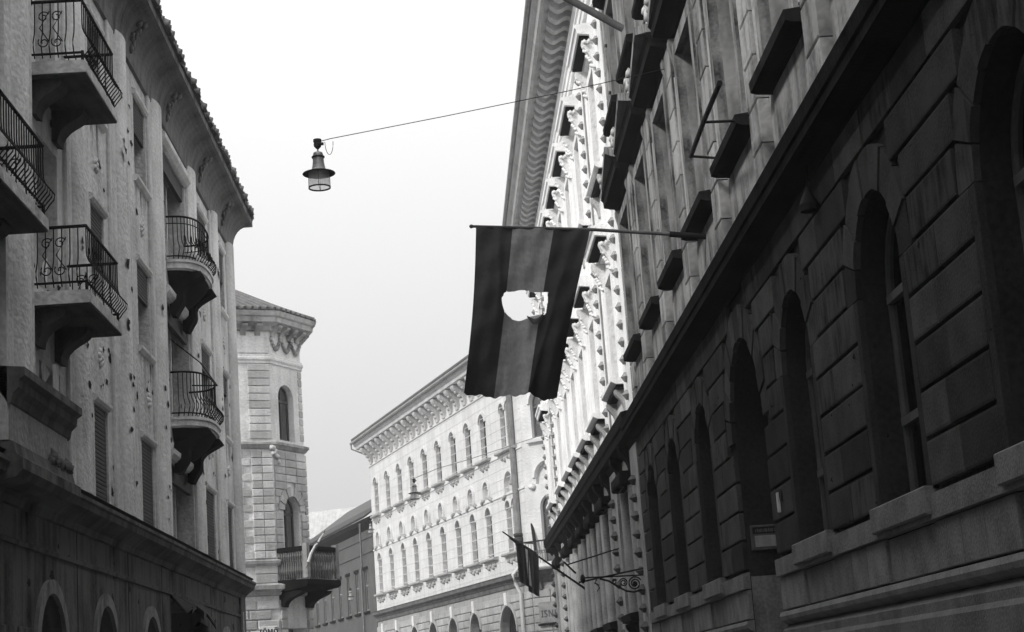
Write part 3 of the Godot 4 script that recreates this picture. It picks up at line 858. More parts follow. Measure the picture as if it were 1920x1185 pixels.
	for f in [[12.2, 0.05], [10.36, 0.05]]:
		st = mb(); molding(st, u0, u1, [Vector2(0, f[0]), Vector2(f[1], f[0] + 0.02), Vector2(f[1], f[0] + 0.09), Vector2(0, f[0] + 0.11)]); part("string_course", st, M.pale_trim, o)
	# cove of brackets below the eaves
	st = mb(); molding(st, u0, u1, [Vector2(0, 15.5), Vector2(0.07, 15.52), Vector2(0.07, 15.62), Vector2(0, 15.65)], 0.26); part("frieze_moulding", st, M.pale_trim, o)
	st = mb(); molding(st, u0, u1 + 0.3, [Vector2(0, 16.55), Vector2(0.2, 16.62), Vector2(0.75, 16.66), Vector2(0.76, 16.82), Vector2(0.86, 16.9), Vector2(0.9, 17.08), Vector2(0, 17.2)], 0.26); part("eaves_cornice", st, M.bracket_pale, o)
	var x := u0 + 0.6
	var bm := mb(); var so := og; var sa := ax; var sn := nz
	frame_at(Vector3.ZERO, Vector3.RIGHT, Vector3.BACK)
	profile_plate(bm, console_profile(0.7, 0.98, 0.0), -0.24, 0.24)
	for k in 3: blob(bm, Vector3(0, -0.3 - 0.2 * k, 0.45 - 0.16 * k), Vector3(0.17, 0.12, 0.14), 8, 0.15)
	var me := bm.commit(); me.surface_set_material(0, M.bracket_pale)
	og = so; ax = sa; nz = sn
	while x < u1:
		piece("eaves_bracket", me, o, x, 16.6, 0.0); x += 1.28
	st = mb(); tube(st, [V(u0, 17.08, 0.98), V(u1 + 0.5, 17.08, 0.98)], 0.09, 8); part("gutter", st, M.zinc, o)
	st = mb(); tube(st, [V(u1 + 0.45, 17.06, 0.98), V(u1 + 0.5, 16.75, 0.95), V(u1 + 0.1, 16.3, 0.1)], 0.05, 6); part("gutter_pipe", st, M.zinc, o)
	st = mb()
	x = u0
	while x < u1 + 0.3:
		tube(st, [V(x, 17.24, 1.02), V(x, 17.9, -0.6)], 0.085, 6); x += 0.24
	part("roof_tile", st, M.tile[2], o, true)
	st = mb(); quad(st, V(u0 - 1, 17.2, 1.0), V(u1 + 0.3, 17.2, 1.0), V(u1 + 0.3, 19.6, -5.0), V(u0 - 1, 19.6, -5.0), Vector3.UP); part("roof", st, M.tile[1], o)
	# downpipe at the corner
	st = mb(); tube(st, [V(-0.5, 16.6, 0.7), V(-0.62, 16.1, 0.14), V(-0.62, 8.3, 0.14)], 0.15, 10)
	var dp := part("downpipe", st, M.zinc, o)
	st = mb(); lathe(st, V(-0.62, 8.0, 0.14), [Vector2(0.09, -0.35), Vector2(0.13, -0.2), Vector2(0.2, 0.02), Vector2(0.26, 0.08), Vector2(0.26, 0.2), Vector2(0.18, 0.26), Vector2(0.24, 0.34), Vector2(0.24, 0.42), Vector2(0.15, 0.45)], 12); part("rainwater_head", st, M.lamp_dark, dp)
	st = mb(); tube(st, [V(-0.62, 7.7, 0.14), V(-0.62, 6.95, 0.2), V(-0.55, 6.6, 0.52), V(-0.55, 6.2, 0.42), V(-0.5, 5.8, 0.2), V(-0.5, 0.1, 0.2)], 0.085, 8); part("lower_pipe", st, M.pale_trim, dp)
	body(o, u0, u1, 16.9, 9.0, [6.4, 11.3, 15.6], M.pale_wall, M.inner)
	# chamfered corner bay
	var a := deg_to_rad(52.0)
	var dc := Vector3(sin(a), 0, cos(a))
	frame_at(dw * u0, dc, Vector3(-cos(a), 0, sin(a)))
	ops = [[0.6, 1.9, 12.55, 14.1, true], [0.75, 1.85, 7.0, 9.4, true], [0.62, 1.98, 10.45, 10.75, true, 0.18], [3.0, 4.0, 12.55, 14.2, true]]
	st = mb(); wall(st, 0, 5.0, 6.105, 16.6, ops, 0.3); var cw := part("corner_wall", st, M.pale_wall, o)
	st = mb(); wall(st, 0, 5.0, 0, 6.1, [[2.0, 4.2, 0, 3.2, false]], 0.5); part("corner_ground_wall", st, M.ground_pale, o)
	window(o, 0.61, 1.89, 12.57, 14.1, true, -0.2, M.frame_mid, 2, [0.9])
	window(o, 0.76, 1.84, 7.0, 9.4, true, -0.2, M.frame_dark, 2, [0.9])
	st = mb(); box(st, 0.5, 2.1, 10.4, 11.6, -0.22, -0.175); part("blind_arch_back", st, M.pale_wall, o)
	for f in [[1.3, 10.75, 0.7], [1.25, 14.1, 0.67]]:
		st = mb(); ring(st, f[0], f[1], f[2], f[2] + 0.13, 0, 0.09); part("arch_moulding", st, M.pale_trim, o)
	st = mb(); molding(st, 0.35, 2.2, [Vector2(0, 12.3), Vector2(0.2, 12.33), Vector2(0.22, 12.46), Vector2(0, 12.5)]); part("sill", st, M.pale_trim, o)
	for s in [0.45, 2.1]:
		st = mb(); blob(st, V(s, 10.35, 0.08), Vector3(0.18, 0.13, 0.1), 8, 0.2); part("carved_boss", st, M.pale_trim, o)
	st = mb(); molding(st, 0, 5.0, [Vector2(0, 6.1), Vector2(0.06, 6.12), Vector2(0.08, 6.3), Vector2(0.14, 6.34), Vector2(0.16, 6.45), Vector2(0.34, 6.5), Vector2(0.36, 6.64), Vector2(0.4, 6.7), Vector2(0, 6.76)], 0.26); part("cornice", st, M.band_grey, o)
	st = mb(); molding(st, 0, 5.0, [Vector2(0, 16.55), Vector2(0.2, 16.62), Vector2(0.75, 16.66), Vector2(0.76, 16.82), Vector2(0.86, 16.9), Vector2(0.9, 17.08), Vector2(0, 17.2)], 0.26); part("eaves_cornice", st, M.bracket_pale, o)
	var r2 := 0
	for k in 14:
		var h0 := 0.7 + k * 0.366
		if h0 > 5.6: break
		for j in 2: piece("stone", block_mesh(0.93, 0.32, 0.06, 0.01, 0.03, pick("ground_pale_block")), o, 0.5 + j * 0.97, h0 + 0.18, 0.0)
	# its balcony
	st = mb(); molding(st, 0.25, 2.6, [Vector2(0, 6.62), Vector2(0.9, 6.66), Vector2(0.95, 6.72), Vector2(0.95, 6.86), Vector2(0, 6.9)]); var bl := part("balcony", st, M.pale_trim, o)
	for s in [0.5, 2.3]:
		st = mb(); profile_plate(st, console_profile(0.8, 0.8, 6.64), s - 0.12, s + 0.12); part("console", st, M.band_grey, bl)
	st = mb(); box(st, 0.28, 2.57, 7.82, 7.88, 0.86, 0.92); box(st, 0.28, 0.33, 7.82, 7.88, 0.0, 0.86); part("top_rail", st, M.iron, bl)
	for k in 16:
		st = mb(); tube(st, spiral(V(0.36 + k * 0.145, 7.36, 0.89), ax, Vector3.UP, 0.09, 0.03, 0, TAU * 1.4, 14), 0.016, 5); tube(st, [V(0.3 + k * 0.145, 6.9, 0.89), V(0.3 + k * 0.145, 7.84, 0.89)], 0.012, 5); part("rail_ornament", st, M.frame_mid, bl)
func corner_trim(o: Node, u: float, r1: float, s1: float, r2: float, s2: float, r3: float, s3: float, w1: float, w2: float) -> void:
	var st := mb()
	if r1 > 0.0:
		ring(st, u, s1, r1 + 0.05, r1 + 0.15, 0, 0.09, 0.15, PI - 0.15, 12); part("arch_moulding", st, M.pale_trim, o)
		st = mb(); ring(st, u, s2, r2 + 0.02, r2 + 0.09, 0, 0.06); part("arch_moulding", st, M.pale_trim, o)
		st = mb()
	ring(st, u, s3, r3 + 0.02, r3 + 0.14, 0, 0.1); box(st, u - r3 - 0.14, u - r3 - 0.02, s3 - 0.4, s3, 0, 0.09); box(st, u + r3 + 0.02, u + r3 + 0.14, s3 - 0.4, s3, 0, 0.09)
	part("arch_moulding", st, M.pale_trim, o)
	for f in [[12.3, w1], [7.58, w2]]:
		st = mb(); molding(st, u - f[1], u + f[1], [Vector2(0, f[0]), Vector2(0.2, f[0] + 0.02), Vector2(0.24, f[0] + 0.06), Vector2(0.24, f[0] + 0.14), Vector2(0, f[0] + 0.17)])
		var sl := part("sill", st, M.stain_pale, o)
		st = mb()
		for k in 5: blob(st, V(u - f[1] * 0.6 + f[1] * 0.3 * k, f[0] - 0.2 - 0.1 * (k % 2), 0.03), Vector3(0.11, 0.1, 0.07), 6, 0.2)
		part("carved_apron", st, M.stain_pale, sl, true)
	st = mb()
	for s in [-1, 1]:
		for k in 3: blob(st, V(u + s * (r3 + 0.12 + 0.12 * k), s3 - 0.45 - 0.04 * k, 0.05), Vector3(0.12, 0.1, 0.09), 6, 0.25)
	for k in 3: blob(st, V(u - 0.15 + 0.15 * k, s3 + 0.1 + 0.12 * (k % 2), -0.1), Vector3(0.09, 0.12, 0.06), 6, 0.2)
	part("carved_relief", st, M.stain_pale, o, true)

# ---------------------------------------------------------------- plain dark house farther along the bend
func far_dark_house() -> void:
	var P0 := Vector3(2.6842, 0, -78.0)
	var dw := Vector3(-0.280866, 0, -0.959747); var nw := Vector3(-0.959747, 0, 0.280866)
	var o := thing("plain_house", "plain dark grey house with rows of narrow windows beyond the white corner house", "house", P0 + dw * 28.1)
	frame_at(dw * -28.1, dw, nw)
	var u0 := 28.15; var u1 := 62.0
	var ops := []
	var cs := []
	for k in 12: cs.append(30.45 + 2.55 * k)
	for c in cs:
		if c > u1 - 1: break
		ops.append([c - 0.5, c + 0.5, 6.95, 9.45, false]); ops.append([c - 0.5, c + 0.5, 2.2, 4.6, false])
	var st := mb(); wall(st, u0, u1, 0, 12.4, ops, 0.18); part("wall", st, M.far_wall, o)
	for p in ops: window(o, p[0] + 0.01, p[1] - 0.01, p[2] + 0.01, p[3] - 0.01, false, -0.08, M.frame_grey, 2, [0.62])
	for p in ops:
		st = mb(); molding(st, p[0] - 0.15, p[1] + 0.15, [Vector2(0, p[2] - 0.2), Vector2(0.12, p[2] - 0.18), Vector2(0.14, p[2] - 0.05), Vector2(0, p[2] - 0.02)]); part("sill", st, M.dark_cornice, o)
		st = mb(); slab_box(st, p[0] - 0.1, p[1] + 0.1, p[3] + 0.01, p[3] + 0.2, 0, 0.07); part("lintel", st, M.dark_cornice, o)
	for f in [10.4, 11.3]:
		st = mb(); molding(st, u0, u1, [Vector2(0, f), Vector2(0.07, f + 0.03), Vector2(0.07, f + 0.13), Vector2(0, f + 0.16)]); part("string_course", st, M.far_wall, o)
	st = mb(); molding(st, u0, u1, [Vector2(0, 11.85), Vector2(0.12, 11.95), Vector2(0.4, 12.15), Vector2(0.5, 12.4), Vector2(0, 12.6)]); part("eaves_cornice", st, M.dark_cornice, o)
	st = mb(); quad(st, V(u0, 12.42, 0.55), V(u1, 12.42, 0.55), V(u1, 16.0, -5.0), V(u0, 16.0, -5.0), Vector3.UP); part("roof", st, M.tile[0], o)
	st = mb()
	var x := u0 + 0.1
	while x < u1:
		tube(st, [V(x, 12.5, 0.55), V(x, 13.3, -0.65)], 0.09, 5); x += 0.3
	part("roof_tile", st, M.tile[0], o, true)
	st = mb(); tube(st, [V(29.3, 12.2, 0.5), V(30.9, 9.9, 0.12), V(31.2, 9.4, 0.12), V(31.2, 0.1, 0.12)], 0.06, 6); part("downpipe", st, M.zinc, o)
	body(o, u0, u1, 12.4, 9.0, [5.7], M.far_wall, M.inner)
	# a pale gable roof far behind
	var g := thing("distant_house", "distant pale house whose low roof shows over the dark plain house", "house", Vector3(-14, 0, -130))
	frame_at(Vector3.ZERO, Vector3.RIGHT, Vector3.BACK)
	st = mb(); box(st, -6, 9, 0, 13.2, -8, 0); part("wall", st, M.stain_trim, g)
	st = mb(); quad(st, V(-6.3, 13.0, 0.4), V(9.3, 13.0, 0.4), V(9.3, 16.6, -5), V(-6.3, 15.9, -5), Vector3.UP); part("roof", st, M.stain_trim, g)
	for k in 4:
		st = mb(); slab_box(st, -4.0 + k * 3.2, -3.0 + k * 3.2, 9.2, 11.0, -0.01, 0.03); part("window", st, M.frame_grey, g)

# ---------------------------------------------------------------- left plaster house
func left_house() -> void:
	var o := thing("plaster_house", "grey plaster house pocked with bullet scars and carrying iron balconies on the left", "house", Vector3(-5, 0, 0))
	frame_at(Vector3.ZERO, Vector3.FORWARD, Vector3.RIGHT)
	var u0 := -16.0; var u1 := 39.7
	# ground floor
	var ac := [-2.6, 0.8, 4.2, 7.6, 11.0, 14.4, 17.8, 21.15, 24.35, 27.85, 36.6]
	var ops := []
	for c in ac: ops.append([c - 0.66, c + 0.66, 1.0, 2.5, true])
	ops.append([29.85, 33.2, 0.1, 3.5, false, 0.9])
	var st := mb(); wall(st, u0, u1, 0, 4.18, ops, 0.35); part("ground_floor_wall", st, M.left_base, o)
	for c in ac:
		if c < 8: continue
		window(o, c - 0.65, c + 0.65, 1.02, 2.5, true, -0.25, M.frame_dark, 2, [0.97])
		st = mb(); ring(st, c, 2.5, 0.67, 0.84, 0, 0.05, 0, PI, 16); box(st, c - 0.84, c - 0.67, 1.0, 2.5, 0, 0.048); box(st, c + 0.67, c + 0.84, 1.0, 2.5, 0, 0.048); part("arch_moulding", st, M.left_arch, o)
		for s in [-1, 1]:
			for k in 2: piece("stone", block_mesh(0.55, 0.5, 0.03, 0.012, 0.012, M.left_base), o, c + s * 1.28, 1.85 + k * 0.62, 0.0)
	# wrecked shop opening with the tatters of its blind
	st = mb(); box(st, 29.9, 33.15, 0.1, 3.45, -0.88, -0.8); var sh := part("shop_front", st, M.inner, o)
	st = mb()
	var pr: Array[Vector3] = []
	var jag := [0.18, 0.0, 0.12, -0.1, 0.05, 0.2, 0.02, 0.3, 0.16, 0.42]
	for k in 10:
		pr.append(V(29.75 + k * 0.42, 3.42 - jag[k] * 0.6, 0.28 + 0.05 * sin(k * 2.0)))
	for k in 9:
		quad(st, V(29.75 + k * 0.42, 3.64, 0.02), V(30.17 + k * 0.42, 3.64, 0.02), pr[k + 1], pr[k], nz + Vector3.UP)
		quad(st, V(29.75 + k * 0.42, 3.6, 0.0), V(30.17 + k * 0.42, 3.6, 0.0), pr[k + 1] + Vector3(0, -0.03, 0), pr[k] + Vector3(0, -0.03, 0), Vector3.DOWN)
	part("torn_blind", st, M.iron, sh)
	st = mb()
	for k in 7: blob(st, V(32.6 + 0.25 * k, 3.05 - 0.18 * k + 0.1 * sin(k * 2.0), 0.06), Vector3(0.14, 0.2, 0.16), 6, 0.3)
	part("hanging_tatter", st, M.iron, sh)
	st = mb()
	molding(st, u0, u1, [Vector2(0, 3.62), Vector2(0.03, 3.63), Vector2(0.035, 3.68), Vector2(0, 3.7)]); part("string_course", st, M.left_base, o)
	for u in [22.65, 26.1, 29.0, 34.6]:
		st = mb(); box(st, u - 0.012, u + 0.012, 1.0, 4.1, 0.0, 0.006); part("joint_line", st, M.iron, o)
	st = mb(); slab_box(st, 38.9, 39.69, 0.2, 4.1, 0, 0.05); part("corner_strip", st, M.left_base, o)
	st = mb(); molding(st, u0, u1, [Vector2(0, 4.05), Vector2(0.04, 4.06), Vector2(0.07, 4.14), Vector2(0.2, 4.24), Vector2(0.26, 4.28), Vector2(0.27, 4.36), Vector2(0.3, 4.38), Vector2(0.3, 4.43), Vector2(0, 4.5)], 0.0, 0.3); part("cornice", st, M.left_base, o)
	st = mb(); molding(st, u0, u1, [Vector2(0.0, 4.505), Vector2(0.2, 4.47), Vector2(0.26, 4.51), Vector2(0, 4.56)]); part("cornice_flashing", st, M.iron, o)
	# upper floors
	var narrow := [[24.38, 0.46], [28.02, 0.54], [35.02, 0.6], [37.9, 0.45]]
	ops = []
	var fl := [[4.58, 6.0], [7.55, 8.95], [10.45, 11.85]]
	for f in fl:
		for w in narrow: ops.append([w[0] - w[1], w[0] + w[1], f[0], f[1], false])
		ops.append([30.05, 32.8, f[0] + (0.0 if f[0] < 7 else -0.7), f[1], false])
		ops.append([20.75, 21.85, f[0] - (0.0 if f[0] < 7 else 0.6), f[1], false])
		for k in 9: ops.append([17.4 - 3.4 * k - 0.55, 17.4 - 3.4 * k + 0.55, f[0], f[1], false])
	st = mb(); wall(st, u0, u1, 4.185, 12.5, ops, 0.42); part("upper_wall", st, M.left_wall, o)
	for f in fl:
		for w in narrow:
			window(o, w[0] - w[1] + 0.01, w[0] + w[1] - 0.01, f[0] + 0.01, f[1] - 0.01, false, -0.33, M.frame_mid, 2, [0.66])
			st = mb(); molding(st, w[0] - w[1] - 0.1, w[0] + w[1] + 0.1, [Vector2(0, f[0] - 0.13), Vector2(0.03, f[0] - 0.12), Vector2(0.075, f[0] - 0.07), Vector2(0.08, f[0] - 0.025), Vector2(0, f[0] - 0.004)]); part("sill", st, M.left_trim, o)
			st = mb(); molding(st, w[0] - w[1] - 0.08, w[0] + w[1] + 0.08, [Vector2(0, f[1] + 0.01), Vector2(0.03, f[1] + 0.02), Vector2(0.06, f[1] + 0.06), Vector2(0.065, f[1] + 0.1), Vector2(0, f[1] + 0.13)]); part("lintel", st, M.left_trim, o)
			var low_: float = f[0] + 0.01 if f[0] < 7.0 else lerpf(f[0], f[1], 0.62 + 0.12 * sin(w[0] * 5.0 + f[0]))
			st = mb(); box(st, w[0] - w[1] + 0.005, w[0] + w[1] - 0.005, low_, f[1] - 0.005, -0.075, -0.035)  # dark panel added to stand in for shade in the recess
			var shade_node := part("shade_panel", st, M.shade_panel, o)
			var y := low_
			while y < f[1] - 0.06:
				piece("shade_slat", block_mesh(w[1] * 2 - 0.08, 0.05, 0.012, 0.004, 0.012, M.shade_panel), shade_node, w[0], y + 0.03, -0.035); y += 0.06  # slats on the added shade panel
		# wide window in three lights, a door on the balcony floors
		var h0: float = f[0] + (0.0 if f[0] < 7 else -0.7)
		for k in 3:
			var a := 30.06 + k * 0.92; var b := a + 0.9
			window(o, a, b, h0 + 0.01, f[1] - 0.01, false, -0.33, M.frame_mid, 2 if k != 1 else 1, [0.7], 0.07)
		st = mb(); box(st, 30.06, 32.79, f[1] - 0.32, f[1] - 0.005, -0.12, -0.04); part("shade_box", st, M.shade_panel, o)  # dark box added in place of shade at the window head
		for u in [30.97, 31.89]:
			st = mb(); box(st, u - 0.03, u + 0.03, h0, f[1], -0.4, -0.2); part("mullion", st, M.left_trim, o)
		st = mb(); molding(st, 29.95, 32.95, [Vector2(0, f[1] + 0.01), Vector2(0.05, f[1] + 0.03), Vector2(0.12, f[1] + 0.1), Vector2(0.13, f[1] + 0.18), Vector2(0.06, f[1] + 0.24), Vector2(0, f[1] + 0.27)]); part("lintel", st, M.left_trim, o)
		window(o, 20.76, 21.84, f[0] - (0.0 if f[0] < 7 else 0.6) + 0.01, f[1] - 0.01, false, -0.33, M.frame_white, 2, [0.72])
		for k in 3: window(o, 17.4 - 3.4 * k - 0.54, 17.4 - 3.4 * k + 0.54, f[0] + 0.01, f[1] - 0.01, false, -0.33, M.frame_mid, 2, [0.66])
	# rounded giant shafts with thin fillets beside them
	for p in [[22.55, 23.45, 22.2], [25.72, 26.55, 25.15], [28.95, 29.9, 28.62], [32.95, 33.9, 32.88], [36.2, 36.95, 35.95]]:
		st = mb(); convex(st, p[0], p[1], 4.6, 12.35, 0.13, 12); part("giant_shaft", st, M.left_trim, o)
		st = mb(); slab_box(st, p[2], p[0] - 0.04, 4.6, 12.3, 0, 0.05, 0.02); part("fillet", st, M.left_wall, o)
	st = mb(); convex(st, 38.7, 39.6, 4.6, 12.3, 0.14, 10); part("corner_shaft", st, M.left_wall, o)
	# shallow bay at the near end
	st = mb(); box(st, 18.2, 19.45, 4.6, 12.4, 0.0, 0.27); part("bay_wall", st, M.left_wall, o)
	st = mb(); convex(st, 18.3, 19.4, 5.46, 12.4, 0.36, 10); part("bay_shaft", st, M.left_trim, o)
	# stucco sprays
	st = mb()
	for p in [[24.3, 9.62], [27.95, 9.66], [24.35, 6.72], [28.2, 6.74], [34.9, 9.7], [35.0, 6.8], [37.9, 9.7], [37.9, 6.8]]:
		st = mb(); leaf_relief(st, p[0], p[1], 0.75); part("stucco_spray", st, M.left_trim, o)
	# coved eaves with a row of tiles
	var cove := [Vector2(0, 12.25), Vector2(0.05, 12.27), Vector2(0.06, 12.36)]
	for i in 9:
		var t := i / 8.0
		cove.append(Vector2(0.06 + 0.38 * (1.0 - cos(t * PI / 2)), 12.38 + 0.62 * sin(t * PI / 2)))
	cove.append_array([Vector2(0.5, 13.02), Vector2(0.5, 13.16), Vector2(0, 13.3)])
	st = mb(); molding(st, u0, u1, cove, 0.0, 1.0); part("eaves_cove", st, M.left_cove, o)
	frame_at(Vector3(0, 0, -39.7), Vector3.LEFT, Vector3.FORWARD)
	st = mb(); molding(st, 0, 8, cove, 1.0, 0.0); part("eaves_cove", st, M.left_cove, o)
	st = mb(); molding(st, 0, 8, [Vector2(0, 4.05), Vector2(0.04, 4.06), Vector2(0.07, 4.14), Vector2(0.2, 4.24), Vector2(0.26, 4.28), Vector2(0.27, 4.36), Vector2(0.3, 4.38), Vector2(0.3, 4.43), Vector2(0, 4.5)], 0.3, 0.0); part("cornice", st, M.left_base, o)
	frame_at(Vector3.ZERO, Vector3.FORWARD, Vector3.RIGHT)
	for u in [23.6, 27.0, 30.5, 34.4, 37.8]:
		st = mb()
		for k in 7:
			var t := 0.12 + 0.1 * k
			blob(st, V(u + 0.12 * sin(k * 2.2), 12.38 + 0.62 * sin(t * PI / 2), 0.07 + 0.38 * (1.0 - cos(t * PI / 2))), Vector3(0.07, 0.08, 0.07), 6, 0.25)
		part("cove_relief", st, M.left_arch, o)
	for v in 3:
		var s2 := mb(); var so := og; var sa := ax; var sn := nz
		frame_at(Vector3.ZERO, Vector3.RIGHT, Vector3.BACK)
		tube(s2, [Vector3(0, 0.0, 0.0), Vector3(0, 0.15, -0.36)], 0.085, 8, 0.1)
		box(s2, -0.13, 0.13, -0.06, -0.035, -0.3, 0.02)
		var me := s2.commit(); me.surface_set_material(0, M.tile[v]); meshes["tile%d" % v] = me
		og = so; ax = sa; nz = sn
	var x := 22.0
	while x < 40.2:
		if rng.randf() > 0.03: piece("roof_tile", meshes["tile%d" % (rng.randi() % 3)], o, x, 13.24 + rng.randf_range(-0.02, 0.02), 0.56 + rng.randf_range(-0.05, 0.03))
		x += 0.225
	st = mb(); quad(st, V(u0, 13.2, 0.52), V(40.2, 13.2, 0.52), V(40.2, 15.6, -5), V(u0, 15.6, -5), Vector3.UP); quad(st, V(u0, 13.17, 0.52), V(40.2, 13.17, 0.52), V(40.2, 13.17, -5), V(u0, 13.17, -5), Vector3.DOWN); part("roof", st, M.tile[1], o)
	body(o, u0, u1, 13.1, 9.0, [4.3, 7.2, 10.1], M.left_wall, M.inner)
	scars(o)
	# balconies
	iron_balcony(o, 20.3, 22.25, 6.58)
	iron_balcony(o, 20.3, 22.25, 9.54)
	iron_balcony(o, 16.2, 18.2, 6.9)
	bow_balcony(o, 31.55, 9.55, 0.62)
	bow_balcony(o, 31.55, 6.63, 0.66)
	# masonry balcony over the ground floor
	st = mb(); slab_box(st, 18.25, 20.9, 4.44, 5.2, 0.0, 0.295, 0.012); var mbal := part("stone_balcony", st, M.parapet, o)
	st = mb(); molding(st, 18.2, 21.0, [Vector2(0.285, 5.0), Vector2(0.31, 5.03), Vector2(0.33, 5.12), Vector2(0.39, 5.18), Vector2(0.4, 5.27), Vector2(0.46, 5.31), Vector2(0.46, 5.4), Vector2(0, 5.45)]); part("parapet_cap", st, M.left_base, mbal)
	st = mb(); molding(st, 18.2, 21.0, [Vector2(0.0, 4.15), Vector2(0.36, 4.22), Vector2(0.43, 4.3), Vector2(0.43, 4.42), Vector2(0.36, 4.47), Vector2(0.33, 4.6), Vector2(0.28, 4.62), Vector2(0, 4.63)]); part("parapet_base", st, M.left_base, mbal)
	st = mb()
	for k in 9: blob(st, V(20.9 - k * 0.12, 4.64 + 0.03 * sin(k * 3.0), 0.3), Vector3(0.09, 0.07 + 0.03 * sin(k * 2.0), 0.07), 6, 0.3)
	part("rubble", st, M.left_base, mbal)
	st = mb(); box(st, 20.6, 20.74, 5.45, 5.9, 0.2, 0.24); part("loose_board", st, M.far_pale, o)
func scars(o: Node) -> void:
	var pale := mb(); var dark := mb()
	var placed := []
	for k in 330:
		var u := rng.randf_range(19.6, 39.3); var h := rng.randf_range(4.7, 12.0)
		if rng.randf() < 0.55: h = rng.randf_range(4.7, 8.6)
		if k % 9 == 0: h = rng.randf_range(2.9, 4.0)
		var skip := false
		for w in [[23.7, 25.0], [27.3, 28.7], [29.9, 33.0], [34.2, 35.8], [37.3, 38.5], [20.6, 22.4]]:
			if u > w[0] and u < w[1]:
				for f in [[4.3, 6.3], [7.3, 9.3], [10.2, 12.2]]:
					if h > f[0] and h < f[1]: skip = true
		if skip: continue
		var n := 0.008
		for p in [[22.55, 23.45], [25.72, 26.55], [28.95, 29.9], [32.95, 33.9], [36.2, 36.95]]:
			if u > p[0] - 0.05 and u < p[1] + 0.05:
				if h < 4.5: continue
				u = clampf(u, p[0] + 0.25, p[1] - 0.25); var t: float = (u - (p[0] + p[1]) / 2) / ((p[1] - p[0]) / 2)
				n = 0.13 * sqrt(1.0 - t * t) + 0.01
		if u < 19.55: n = 0.28
		var r := rng.randf_range(0.022, 0.07) * (1.5 if rng.randf() < 0.15 else 1.0)
		if rng.randf() < (0.4 if h > 4.5 else 0.0):
			scar_patch(pale, u + rng.randf_range(-1.2, 1.2) * r, h + rng.randf_range(-1.4, 0.4) * r, n - 0.003, r * rng.randf_range(0.7, 1.5), 1.3)
		if rng.randf() < 0.8:
			scar_patch(dark, u, h, n + 0.001, r, 1.0)
	# larger bare patches low on the wall and drip stains under the sills
	var stain := mb()
	for k in 26:
		var u := rng.randf_range(20.9, 39.0); var h := rng.randf_range(4.8, 7.6)
		var ok := true
		for w in [[22.4, 25.0], [25.6, 28.7], [28.8, 34.0], [34.2, 37.1], [37.3, 39.6]]:
			if u > w[0] and u < w[1]: ok = false
		if ok: scar_patch(pale, u, h, 0.001, rng.randf_range(0.08, 0.2), 1.8)
	for w in [[24.38, 0.46], [28.02, 0.54], [35.02, 0.6], [37.9, 0.45]]:
		for f in [7.4, 10.3]:
			for k in 7:
				var u: float = w[0] + rng.randf_range(-1.0, 1.0) * w[1]
				var l := rng.randf_range(0.15, 0.6); var q := rng.randf_range(0.02, 0.06)
				tri(stain, V(u - q, f, 0.003), V(u + q, f, 0.003), V(u + rng.randf_range(-0.02, 0.02), f - l, 0.003), nz)
	part("drip_stain", stain, M.drip, o, true)
	part("chipped_plaster", pale, M.scar_pale, o, true)
	part("bullet_scar", dark, M.scar_dark, o, true)
func scar_patch(st: SurfaceTool, u: float, h: float, n: float, r: float, tall: float) -> void:
	var pts := []
	var ph := rng.randf() * TAU
	for j in 11:
		var a := TAU * j / 11 + ph
		var q := r * (rng.randf_range(0.55, 1.0) + (0.7 if rng.randf() < 0.15 else 0.0))
		pts.append(V(u + cos(a) * q * 1.7, h + sin(a) * q * tall, n - 0.003))
	for j in 11: tri(st, V(u, h, n + 0.004), pts[j], pts[(j + 1) % 11], nz)
func bulge(t: float) -> float:
	# outward swell of a balcony bar, t from 0 at the bottom to 1 at the top
	return 0.13 * exp(-pow((t - 0.22) / 0.16, 2.0))
